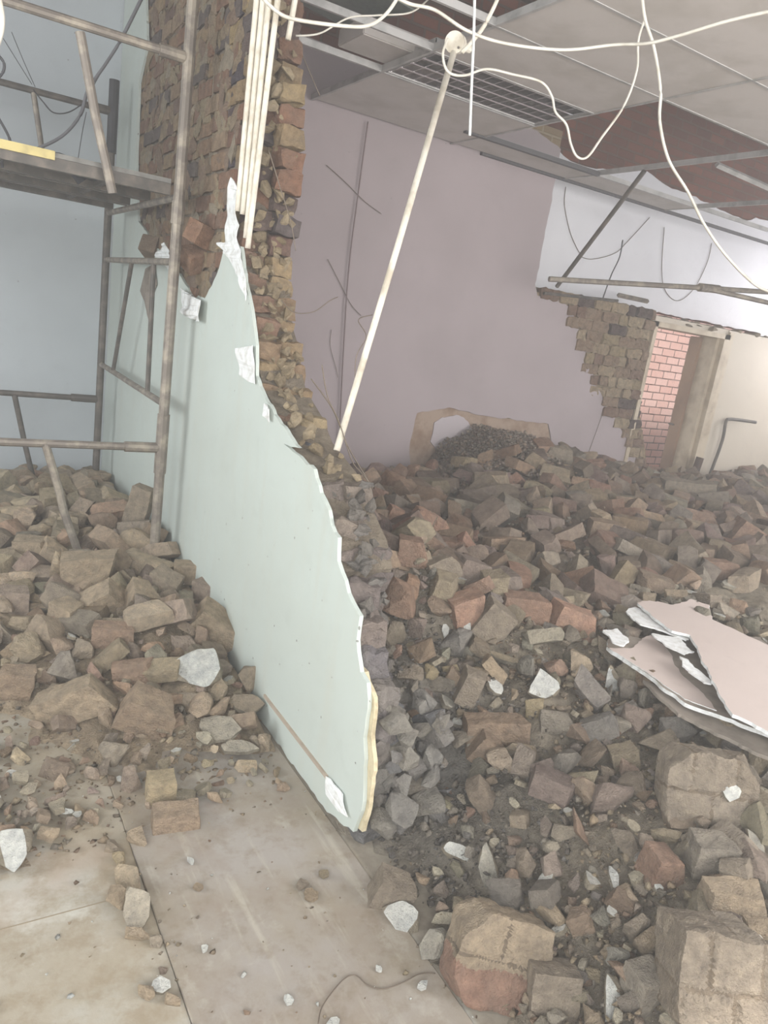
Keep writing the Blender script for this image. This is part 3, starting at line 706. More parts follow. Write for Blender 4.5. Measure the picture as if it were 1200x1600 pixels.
bm = bmesh.new(); tube(bm, [Vector((0, 0, 0)) - vd * .02, side * .0 + Vector((.075, .02, .005)) - vd * .03], .016, 10); from_bm('spout', bm, M_PVC, bx)

def at(x, y, Y): return ony(x, y, Y)
def poly_px(lst, Y): return [at(x, y, Y if len(t) == 0 else t[0]) for x, y, *t in lst]
wire('white_cable', poly_px([(395, -20), (430, 16), (460, 30), (530, 40), (575, 40), (605, 20), (628, -15)], 2.5), .006, M_CABLE, 'white cable sagging across the top of the brick pier and roof gap')
wire('white_cable', poly_px([(610, -10), (640, 6), (680, 16), (730, 48), (790, 68), (880, 78, 2.25), (960, 70, 2.15), (1010, 68, 2.05), (1060, 56, 1.95), (1140, 32, 1.8), (1230, 12, 1.65)], 2.3), .0055, M_CABLE, 'long white cable running from the junction box to the right edge')
wire('white_cable', poly_px([(1002, -20), (1008, 30), (1022, 75), (1032, 140), (1031, 190), (1045, 250), (1075, 300), (1100, 350), (1135, 400), (1180, 445), (1215, 460)], 2.4), .0065, M_CABLE, 'thick white cable hanging from the ceiling down the right side')
wire('white_cable', poly_px([(700, 60), (692, 85), (700, 112), (725, 118), (760, 108), (800, 116), (845, 128), (862, 150), (868, 175), (885, 195), (892, 225), (902, 245), (918, 245), (940, 215), (975, 165), (995, 110), (998, 60), (1015, 10), (1022, -20)], 2.6), .005, M_CABLE, 'white cable looping low from the junction box across the louvred light')
wire('white_cable', poly_px([(722, 82), (750, 50), (770, 15), (785, -20)], 2.65), .008, M_PVC, 'short stiff white cable rising from the junction box spout')
wire('thin_grey_cable', poly_px([(462, 56), (500, 52), (545, 28), (590, 24), (640, 20), (668, 0), (680, -15)], 3.3), .004, M_CABLE, 'thin grey cable across the dark roof gap behind the sagging white one')
wire('paper_strip', poly_px([(742, -20), (740, 60), (737, 130), (734, 212)], 2.2), .0065, M_WHITE, 'flat white strip hanging straight down beside the junction box', 'strip', flat=.4, n=6)
wire('dark_cable', poly_px([(-10, 260), (40, 240), (95, 214), (125, 180), (138, 140), (165, 100), (190, 60), (225, -10)], 4.6), .009, plain('grey_hose', (112, 112, 116), .6), 'grey hose curving up behind the scaffold rails')
wire('dark_cable', poly_px([(38, 272), (52, 262), (58, 252), (62, 260), (65, 276)], 4.2), .006, M_DARKW, 'small dark wire loop standing on the scaffold deck')
wire('dark_cable', poly_px([(-5, 180), (12, 210), (15, 225), (4, 245), (4, 262)], 3.9), .006, M_DARKW, 'dark wire curling at the left edge above the deck')
wire('dark_cable', poly_px([(-4, 85), (6, 98), (5, 112), (-5, 125)], 3.9), .006, M_DARKW, 'dark wire curl at the left edge between the upper rails')
wire('white_cable', poly_px([(-3, -10), (3, 20), (3, 45), (-4, 70)], 3.0), .008, M_CABLE, 'white cable end showing at the top left edge')
wire('dark_cable', poly_px([(52, 140), (68, 160), (84, 176), (108, 175), (135, 158)], 5.3), .004, M_DARKW, 'thin dark wire drooping from the rear upper rail')
for pts, Y, lab in (([(5, 60), (30, 100), (50, 132)], 5.35, 'fine wire slanting down to the rear upper rail, left one'), ([(18, 50), (38, 98), (55, 136)], 5.35, 'fine wire slanting down to the rear upper rail, right one'),
                    ([(135, 155), (165, 100), (200, 40), (228, -10)], 5.2, 'fine wire rising beside the grey hose to the brick pier'),
                    ([(135, 175), (128, 210), (120, 262)], 4.9, 'fine wire hanging between the braces above the deck')):
    wire('fine_wire', poly_px(pts, Y), .0022, M_DARKW, lab, 'wire', 'fine wires over the scaffold')
# wires in the right room
for pts, Y, rd, mt, lab in (
    ([(575, 190), (560, 300), (545, 420), (536, 560), (530, 690)], 5.2, .006, plain('mauve_wire', (128, 112, 112), .7), 'thin dark cable hanging straight down the mauve wall left of the pole'),
    ([(510, 258), (540, 285), (570, 315), (596, 334)], 5.22, .0025, M_WIRE, 'fine wire end sloping across the mauve wall high up'),
    ([(470, 80), (485, 115), (500, 150)], 3.3, .0022, M_WIRE, 'fine wire across the roof gap at the pier edge'),
    ([(512, 405), (530, 440), (548, 475), (564, 493)], 5.22, .0025, M_WIRE, 'fine wire end sloping beside the middle of the pole'),
    ([(440, 470), (460, 488), (490, 487), (515, 470), (528, 464)], 2.9, .0022, M_WIRE, 'fine light wire curling out of the broken wall edge'),
    ([(518, 515), (516, 540), (525, 575), (528, 590)], 5.22, .0022, M_WIRE, 'short fine wire hanging left of the pole'),
    ([(503, 570), (512, 620), (530, 660), (550, 720), (570, 745), (583, 765)], 2.35, .0022, M_WIRE, 'fine wire rising from the wall top beside the pole foot'),
    ([(486, 592), (520, 640), (545, 700), (582, 762)], 2.4, .0025, M_WIRE, 'fine wire arching down onto the wall top'),
    ([(582, 492), (560, 500), (572, 526), (556, 560), (556, 614)], 2.55, .002, M_WIRE, 'fine wire wrapped around the middle of the pole'),
    ([(420, 235), (440, 300), (455, 350), (462, 392)], 3.0, .002, M_WIRE, 'fine wire hanging over the upper broken brickwork'),
    ([(884, 292), (882, 320), (890, 360), (900, 385), (910, 402)], 5.6, .0035, M_WIRE, 'thin wire on the white wall beside its left corner'),
    ([(1015, 340), (980, 378), (960, 396), (925, 405), (905, 400)], 5.6, .0035, M_WIRE, 'thin wire drooping over the white wall above the low wall'),
    ([(1038, 355), (1034, 420), (1040, 455), (1060, 470), (1085, 450), (1105, 410), (1112, 380)], 5.6, .0035, M_WIRE, 'thin wire loop hanging on the bright white wall'),
    ([(973, 375), (968, 402), (955, 430), (942, 466)], 5.3, .006, M_DARKW, 'thin dark rod end over the low wall top'),
    ([(948, 628), (935, 665), (918, 712)], 5.225, .003, M_WIRE, 'thin wire slanting over the lilac plaster to the heap')):
    wire('fine_wire' if rd < .005 else 'thin_cable', poly_px(pts, Y), rd, mt, lab, 'wire')
# dark pipe on the low wall
wire('wall_pipe', [at(1108, 745, 5.19), at(1128, 690, 5.19), at(1134, 660, 5.19), at(1140, 655, 5.19), at(1160, 657, 5.17), at(1181, 660, 5.12)], .018, M_STEELD, 'dark bent water pipe rising from the rubble at the low wall', 'pipe', n=8)
bm = bmesh.new(); box(bm, -.03, .03, -.03, .03, -.15, .15); o = from_bm('wood_post', bm, M_WOOD); o.location = at(1087, 735, 5.1); o.rotation_euler = (0, .15, 0); tag(o, 'short dark stub of timber at the foot of the door frame', 'timber stub')
# scaffold tube over the low wall and its prop
ft = empty('tube_frame', at(858, 436, 4.7)); tag(ft, 'grey steel scaffold tubes lying over the low wall top', 'scaffold tube')
base = at(858, 436, 4.7)
def ftube(name, pts, rad, parent=None, mat=M_STEEL):
    bm = bmesh.new(); tube(bm, [p - base for p in pts], rad, 10); return from_bm(name, bm, mat, parent or ft)
ftube('long_tube', [base, at(1100, 450, 4.3), at(1240, 459, 4.1)], .022); ftube('branch_tube', [at(1108, 452, 4.3), at(1240, 482, 3.9)], .02)
ftube('coupler', [at(1093, 449, 4.3), at(1122, 452, 4.3)], .036)
bm = bmesh.new(); A_, B_ = at(1007, 267, 4.0), at(870, 448, 4.75); tube(bm, [A_, B_], .017, 8); tag(from_bm('steel_prop', bm, M_STEELD, origin=B_), 'dark steel pole slanting from the ceiling grid to the low wall', 'steel pole')
# broken lintel angle and rails on the low wall's top
bm = bmesh.new(); a = at(850, 458, 5.2); b_ = at(965, 470, 5.2); tube(bm, [a, b_], .015, 6); tag(from_bm('steel_rod', bm, M_STEELD, origin=a), 'rusty steel rod along the broken top of the low wall', 'steel rod')
bm = bmesh.new(); a = at(966, 461, 5.2); b_ = at(1012, 471, 5.2); tube(bm, [a, b_, ], .022, 4); tag(from_bm('steel_offcut', bm, M_STEEL, origin=a), 'grey metal offcut lying on the low wall above the door', 'metal offcut')

# ================================================================== HEAPS
def field(ctrl, x0, x1, y0, y1, st=.05, p=3.2):
    P_ = np.array([(c[0], c[1]) for c in ctrl]); Z_ = np.array([c[2] for c in ctrl])
    gx = np.arange(x0, x1 + st, st); gy = np.arange(y0, y1 + st, st); XX, YY = np.meshgrid(gx, gy, indexing='ij')
    d = np.sqrt((XX[..., None] - P_[:, 0]) ** 2 + (YY[..., None] - P_[:, 1]) ** 2) + .06
    w = d ** -p; G = (w * Z_).sum(-1) / w.sum(-1)
    def H(x, y):
        i = min(max((x - x0) / st, 0), len(gx) - 1.001); j = min(max((y - y0) / st, 0), len(gy) - 1.001)
        a, b = int(i), int(j); u, v = i - a, j - b
        return float(G[a, b] * (1 - u) * (1 - v) + G[a + 1, b] * u * (1 - v) + G[a, b + 1] * (1 - u) * v + G[a + 1, b + 1] * u * v)
    return H, gx, gy, G
def cz(lst): return [(*onz(x, y, z)[:2], z) for x, y, z in lst]
RC = cz([(660, 830, .8), (640, 880, .68), (700, 900, .62), (760, 930, .58), (860, 950, .52), (920, 985, .47), (1100, 950, .5), (1100, 860, .52), (1100, 800, .52), (900, 800, .56), (780, 820, .55),
         (1190, 900, .5), (1190, 800, .5), (750, 1050, .42), (640, 1010, .48), (850, 1060, .42), (1000, 1060, .42), (1000, 1130, .38), (1150, 1150, .4), (1190, 1050, .45), (640, 1130, .3), (700, 1150, .26), (690, 1250, .15),
         (800, 1200, .28), (650, 1380, .02), (750, 1300, .14), (900, 1250, .28), (1000, 1250, .32), (1100, 1250, .36), (1190, 1250, .38), (700, 1470, .02), (640, 1420, .0), (800, 1500, .1), (820, 1400, .15), (950, 1500, .14), (950, 1400, .2),
         (1100, 1500, .24), (1100, 1400, .28), (1190, 1580, .24), (900, 1600, .06), (1000, 1600, .14), (760, 1590, .0), (1150, 1350, .34)])
RC += [(3.6, 5.2, .36), (3.9, 5.2, .66), (4.2, 5.2, .8), (4.2, 4.8, .78), (4.6, 5.2, .76), (5.2, 5.2, .64), (6.0, 5.2, .46), (6.6, 5.2, .44), (7.3, 5.2, .44), (8.2, 5.2, .52), (5.4, 4.3, .56), (7, 4.2, .52), (8.8, 4.5, .5), (1.4, 5.2, .5), (1.4, 3.6, .7), (2.2, 5.2, .36), (2.6, 4.4, .5), (6.6, 3.6, .5), (1.4, .4, 0), (3, .4, .3), (6, 1, .5), (9, 2.5, .5), (1.25, 1.0, 0), (1.15, 1.3, 0), (3.0, 5.2, .3), (1.5, 2.8, .8), (1.16, 1.5, 0), (1.25, 1.5, .0), (1.14, 1.65, .0), (1.3, 1.6, .02), (1.25, 1.7, .04), (1.38, 1.62, .1)]
HR, rgx, rgy, RG = field(RC, 1.12, 9.95, .1, 5.22)
LC = cz([(0, 1130, 0), (60, 1190, 0), (-100, 1120, 0), (160, 1230, 0), (260, 1300, 0), (330, 1240, 0), (400, 1235, 0), (450, 1195, 0), (440, 1150, .04), (405, 1080, .1), (380, 1030, .14), (340, 920, .22), (290, 880, .26), (250, 845, .28), (300, 1040, .2), (240, 1100, .12), (330, 1130, .06),
         (150, 1060, .16), (150, 980, .22), (240, 960, .26), (60, 1020, .14), (60, 920, .22), (150, 890, .28), (0, 950, .2), (60, 1100, .04), (100, 820, .26), (0, 860, .22), (200, 810, .3), (260, 1180, .03), (180, 1160, .03), (-100, 950, .18)])
LC += [(1.1, 5.7, .22), (.6, 5.75, .2), (.3, 5.75, .18), (-.6, 5.7, .15), (0, 5, .2), (.8, 4.8, .28), (-.8, 4, .15), (.4, 4.2, .28), (-1.2, 3, .0)]
HL, lgx, lgy, LG = field(LC, -1.6, 1.1, 1.9, 5.78)
def bed(name, H, gx, gy, col, label, wallgap=None):
    st = .035; xs = np.arange(gx[0], gx[-1], st); ys = np.arange(gy[0], gy[-1], st); nx, ny = len(xs), len(ys)
    vs = []
    for x in xs:
        for y in ys:
            h = H(x, y); n_ = noise.noise(Vector((x * 6, y * 6, 0))) * .035 + noise.noise(Vector((x * 19, y * 19, 3))) * .014
            vs.append((x, y, h - .035 + (n_ if h > .03 else n_ * .2)))
    fs = []
    for i in range(nx - 1):
        for j in range(ny - 1):
            a = i * ny + j; q = (a, a + ny, a + ny + 1, a + 1)
            if max(vs[k][2] for k in q) > -.02: fs.append(q)
    me = bpy.data.meshes.new(name); me.from_pydata(vs, [], fs)
    ca = me.color_attributes.new('col', 'FLOAT_COLOR', 'CORNER')
    cc = np.empty((len(me.loops), 4), np.float32); li = np.array([l.vertex_index for l in me.loops])
    V = np.array(vs)[li]; base = np.array([col(x, y) for x, y, _ in np.array(vs)])[li]
    cc[:, :3] = base; cc[:, 3] = 1; ca.data.foreach_set('color', cc.ravel())
    o = link(name, me, None, [M_RUB]); return tag(o, label, 'rubble', kind='stuff')
def rcol(x, y):
    g = max(0, 1 - math.hypot((x - 1.45) / .4, (y - 1.75) / .6))
    f = min(max((y - 2.3) / 1.0, 0), 1)
    a = np.array(lin((164, 154, 138))); b = np.array(lin((142, 124, 112))); c = np.array(lin((124, 124, 122)))
    v = a * (1 - f) + b * f; return v * (1 - g) + c * g
bed('rubble_heap_right', HR, rgx, rgy, rcol, 'compacted dust and crumbs under the large brick heap right of the wall')
bed('rubble_heap_left', HL, lgx, lgy, lambda x, y: lin((184, 166, 142)), 'compacted dust and crumbs under the brick heap left of the wall')

# ---- fragments
def march(x, y, H, z_lo=-.01):
    q = ray(x, y); q = q / np.linalg.norm(q); o = np.array([0, 0, CAMH]); t = .6
    while t < 13:
        p = o + q * t
        if p[2] <= max(H(p[0], p[1]), z_lo): return Vector(p)
        t += .01
    return Vector(p)
PAL = {'tan': (176, 154, 126), 'pale tan': (196, 178, 148), 'brown': (146, 116, 94), 'red-brown': (150, 104, 86), 'salmon': (196, 136, 114), 'orange': (186, 130, 98),
       'mauve': (126, 108, 106), 'dark grey': (96, 96, 98), 'blue-grey': (106, 110, 116), 'grey': (142, 138, 130), 'pale grey': (180, 178, 168), 'olive': (156, 142, 114),
       'yellow': (194, 174, 124), 'white': (228, 230, 226), 'taupe': (144, 132, 118), 'dark brown': (106, 86, 78)}
def dust(c, k=.38, to=(162, 149, 133)): return tuple(v * (1 - k) + w * k for v, w in zip(c, to))
for k_ in PAL:
    if k_ not in ('white', 'pale grey'): PAL[k_] = dust(PAL[k_])
HAND = []          # (x, y, depth, name) landmarks for the labels
PLACED = []        # (world pos, radius)
def add_frag(kind, size, col, seed, rot, loc, side=None, cuts=2, **kw):
    L, Wd, H_ = size; c = PAL[col]
    if kw.get('heap') == 'L' and col != 'white': c = dust(c, .42, (212, 194, 170))
    if kw.get('heap') == 'R' and col != 'white': c = dust(c, .2, (186, 176, 160))
    if kind == 'brick': bm = bm_brick(L, Wd, H_, seed, cuts, max(L, H_) * .11); paint(bm, c)
    elif kind == 'rock': bm = bm_rock(L, Wd, H_, seed, 12, .12); paint(bm, c)
    elif kind == 'shard':
        bm = bm_shard(L, Wd, H_, seed); s_ = side or (172, 164, 148)
        paint(bm, s_, lambda f: c if f.normal.z > .55 else None)
    elif kind == 'lump':      # stone or mortar lump with a painted or plastered face
        bm = bm_rock(L, Wd, H_, seed, 13); cutplane(bm, Vector((0, 0, H_ * .1)), Vector((0, 0, 1)))
        s_ = side or (170, 160, 142); bm.normal_update(); zt = max(v.co.z for v in bm.verts) - .004
        paint(bm, s_, lambda f: c if f.normal.z > .9 and f.calc_center_median().z > zt - .002 else None)
    elif kind == 'masonry': bm = bm_masonry(L, Wd, H_, seed, kw.get('cols', 2), kw.get('rows', 2), c, kw.get('mortar', (158, 147, 128)), kw.get('low'))
    me = bpy.data.meshes.new(kind); bm.to_mesh(me); bm.free(); me.materials.append(M_RUB)
    return me
NAMES = {'brick': ('broken_brick', 'brick'), 'rock': ('rubble_chunk', 'rubble chunk'), 'shard': ('plaster_fragment', 'plaster fragment'), 'lump': ('plastered_lump', 'plastered lump'), 'masonry': ('masonry_chunk', 'masonry chunk')}
def put(kind, x, y, w, h, col, label, side='R', d=None, rot=None, fx=None, sink=.15, seed=None, **kw):
    """w, h: seen size in photo pixels; d: third size as a share of the smaller one"""
    H = HR if side == 'R' else HL
    p = march(x, y + h * .25, H); dep = proj(p)[2]; s = dep / F
    L, T = w * s, h * s
    seed = seed or int(x * 7 + y * 3)
    dd = d if d else .75
    if kind == 'shard': size = (L, T * 1.25, .018 if d is None else d)
    elif kind == 'lump': size = (L * 1.08, T * 1.3, min(L, T) * .8)
    elif kind == 'masonry': size = (L, (d or .11), T)
    else: size = (L, min(L, T) * dd * 1.1, T * .95)
    me = add_frag(kind, size, col, seed, None, None, heap=side, **kw)
    o = bpy.data.objects.new(NAMES[kind][0], me); COL.objects.link(o)
    q = ray(x, y); q = q / np.linalg.norm(q)
    yaw = math.atan2(RM[1][0], RM[0][0])      # facing the picture's horizontal
    rt = rot or (0, 0, 0)
    if kind == 'shard' or kind == 'lump': e = Euler((R_((30 if kind == 'lump' else 22) + rt[0]), R_(rt[1]), R_(rt[2]) + yaw))
    else: e = Euler((R_(rt[0]), R_(rt[1]), R_(rt[2]) + yaw))
    o.rotation_euler = e
    tgt = Vector(np.array([0, 0, CAMH]) + q * (np.linalg.norm(np.array(p) - [0, 0, CAMH]) - .0))
    o.location = tgt + Vector((0, 0, (0 if fx is None else fx)))
    tag(o, label, NAMES[kind][1])
    PLACED.append((o.location.copy(), max(L, T) * .42)); HAND.append((x, y, side))
    return o
B, K, SH, LU, MA = 'brick', 'rock', 'shard', 'lump', 'masonry'
LEFT = [
 (B, 142, 893, 84, 58, 'tan', 'large tan brick on top of the left heap, below the leaning brace', (0, -6, 20)),
 (B, 236, 888, 88, 34, 'pale tan', 'long pale tan brick lying crosswise left of the plastered wall', (0, 8, -12)),
 (B, 158, 942, 80, 48, 'tan', 'tan brick with a mauve end tilted uphill in the left heap', (15, -30, 25)),
 (B, 222, 936, 48, 50, 'tan', 'square tan half brick standing on edge in the left heap', (20, 18, 30)),
 (B, 264, 917, 62, 42, 'taupe', 'brick caked with grey mortar beneath the pale crosswise brick', (10, 20, -15)),
 (B, 302, 895, 60, 34, 'tan', 'dusty tan brick beside the wall above the dark red one', (0, 0, 15)),
 (B, 334, 929, 66, 38, 'mauve', 'dark red brick with a mortar end, resting against the wall', (0, 0, -25)),
 (B, 340, 985, 88, 56, 'tan', 'long tan-grey block leaning down the plastered wall', (10, 34, 10)),
 (B, 182, 992, 72, 36, 'red-brown', 'red-brown brick with a plaster flake on top, mid left heap', (0, 0, 12)),
 (SH, 184, 975, 66, 16, 'pale tan', 'thin cream plaster flake lying on the red-brown brick', (0, 0, 0)),
 (K, 239, 1017, 36, 34, 'orange', 'small orange brick cube in the left heap', (10, 15, 0)),
 (K, 213, 1020, 34, 34, 'mauve', 'mauve brick bit left of the orange cube', (0, 0, 0)),
 (K, 104, 1047, 58, 64, 'blue-grey', 'dark slate-blue stone on the left heap', (0, -20, 15)),
 (K, 46, 1014, 54, 54, 'olive', 'grey-olive angular stone near the left edge', (0, 0, 0)),
 (B, 30, 1066, 54, 46, 'brown', 'squat brown brick at the left edge of the heap front', (0, 0, 10)),
 (B, 216, 1052, 76, 40, 'red-brown', 'reddish brick below the orange cube', (0, -8, 18)),
 (K, 190, 1076, 33, 27, 'orange', 'small peach brick bit under the reddish brick', (0, 0, 0)),
 (B, 122, 1094, 118, 58, 'tan', 'long tan brick slab tilted down to the floor on the left', (0, -26, 10)),
 (LU, 302, 1045, 88, 58, 'white', 'bright white plaster-faced lump on the left heap', (15, -6, 0)),
 (B, 240, 1118, 98, 62, 'brown', 'very large mauve-brown brick chunk with rough grey top, front of the left heap', (15, 26, 15)),
 (K, 165, 1105, 48, 34, 'red-brown', 'red-brown brick lump touching the tilted tan slab', (0, 0, 0)),
 (SH, 341, 1136, 74, 46, 'pale grey', 'pale greenish plaster slab right of the very large mauve-brown chunk', (0, -8, 0)),
 (SH, 372, 1168, 74, 22, 'pale grey', 'long flat pale plaster sliver near the wall foot', (0, 0, 0)),
 (K, 181, 1178, 66, 40, 'grey', 'grey-green flat stone in front of the very large mauve-brown chunk', (0, 0, 0)),
 (K, 75, 1203, 66, 40, 'dark brown', 'dark brown crusty lump alone on the floor at left', (0, 0, 0)),
 (K, 208, 1217, 38, 54, 'mauve', 'dark mauve upright brick lump beside the yellow sandstone block', (0, 0, 0)),
 (B, 254, 1236, 50, 56, 'yellow', 'yellow sandstone-like block on the floor strip edge', (0, 0, 20)),
 (B, 279, 1282, 80, 48, 'brown', 'brown brick with a dusty top on the floor strip, foremost of its cluster', (0, 0, 22)),
 (LU, 20, 1325, 56, 58, 'white', 'cream-white plaster lump on the floor at the left edge', (8, 0, 0)),
 (K, 217, 1309, 36, 38, 'tan', 'round tan lump at the corner of the floor strip', (0, 0, 0)),
 (K, 183, 1318, 40, 34, 'taupe', 'grey-tan lump left of the round tan lump', (0, 0, 0)),
 (K, 188, 1342, 32, 26, 'yellow', 'small yellowish lump below the grey-tan lump', (0, 0, 0)),
 (K, 200, 1372, 50, 50, 'pale tan', 'pale yellow boulder on the floor joint', (0, 0, 0)),
 (K, 186, 1402, 38, 40, 'tan', 'rough tan wedge left of the smooth grey-faced block', (0, 0, 0)),
 (LU, 208, 1428, 52, 56, 'pale grey', 'block with a smooth pale grey face on the floor joint', (18, 12, 0)),
 (K, 218, 1458, 48, 26, 'tan', 'brown rounded lump just below the smooth grey-faced block', (0, 0, 0)),
 (K, 243, 1470, 22, 22, 'grey', 'small grey lump right of the brown rounded lump', (0, 0, 0)),
 (K, 252, 1512, 22, 18, 'mauve', 'small pinkish crumb low on the floor joint', (0, 0, 0)),
 (SH, 252, 1540, 32, 22, 'white', 'small white triangular plaster chip low on the floor joint', (0, 0, 20)),
 (K, 226, 1552, 34, 24, 'tan', 'rounded tan crumb beside the white triangular chip', (0, 0, 0)),
 (K, 272, 1562, 30, 24, 'tan', 'tan crumb on the floor joint at the bottom edge', (0, 0, 0)),
 (SH, 103, 1270, 26, 10, 'white', 'narrow white plaster sliver alone on the left floor', (0, 0, 10)),
 (K, 76, 1302, 34, 26, 'tan', 'crumbled tan lump right of the cream-white lump', (0, 0, 0)),
 (K, 142, 1277, 28, 22, 'brown', 'small brown lump on the floor above the grey-tan lump', (0, 0, 0)),
 (K, 392, 1064, 42, 50, 'taupe', 'mortar-covered half brick touching the wall near the skirting line', (0, 0, 0)),
 (B, 105, 965, 46, 50, 'tan', 'upright tan half brick left of the uphill brick', (0, 10, -20)),
 (B, 25, 938, 50, 42, 'mauve', 'mauve-brown brick at the left edge under the foot tube', (0, 0, 8)),
 (SH, 55, 950, 52, 14, 'tan', 'long thin tan flake beside the mauve-brown brick', (0, -12, 0)),
 (K, 75, 975, 40, 36, 'red-brown', 'pinkish brick lump in the left heap near the upright tan half brick', (0, 0, 0)),
 (K, 35, 975, 48, 34, 'olive', 'flat layered olive stone at the left edge', (0, 0, 0)),
 (B, 55, 863, 60, 46, 'tan', 'tan brick behind the foot tube at left', (0, 0, 12)),
 (B, 217, 800, 34, 88, 'taupe', 'tall rough slab of brickwork standing against the front post', (0, 12, 0)),
 (SH, 145, 985, 42, 12, 'white', 'narrow cream splinter sticking up by the red-brown brick', (-20, -50, 0)),
 (K, 125, 1015, 46, 36, 'taupe', 'dull olive-grey flat stone above the slate-blue stone', (0, 0, 0)),
 (K, 282, 1010, 50, 40, 'mauve', 'mauve brick bit behind the bright white lump', (0, 0, 0)),
 (SH, 385, 1100, 66, 36, 'taupe', 'layered tan plaster slab near the skirting line', (0, 0, 0)),
 (K, 340, 1075, 34, 44, 'pale tan', 'upright tan splinter right of the bright white lump', (0, 0, 0)),
 (K, 290, 1090, 50, 26, 'taupe', 'flat taupe bit under the bright white lump', (0, 0, 0)),
]
for it in LEFT:
    kind, x, y, w, h, col, lab, rot = it
    put(kind, x, y, w, h, col, lab, 'L', rot=rot, cuts=1 if kind == B else 2)
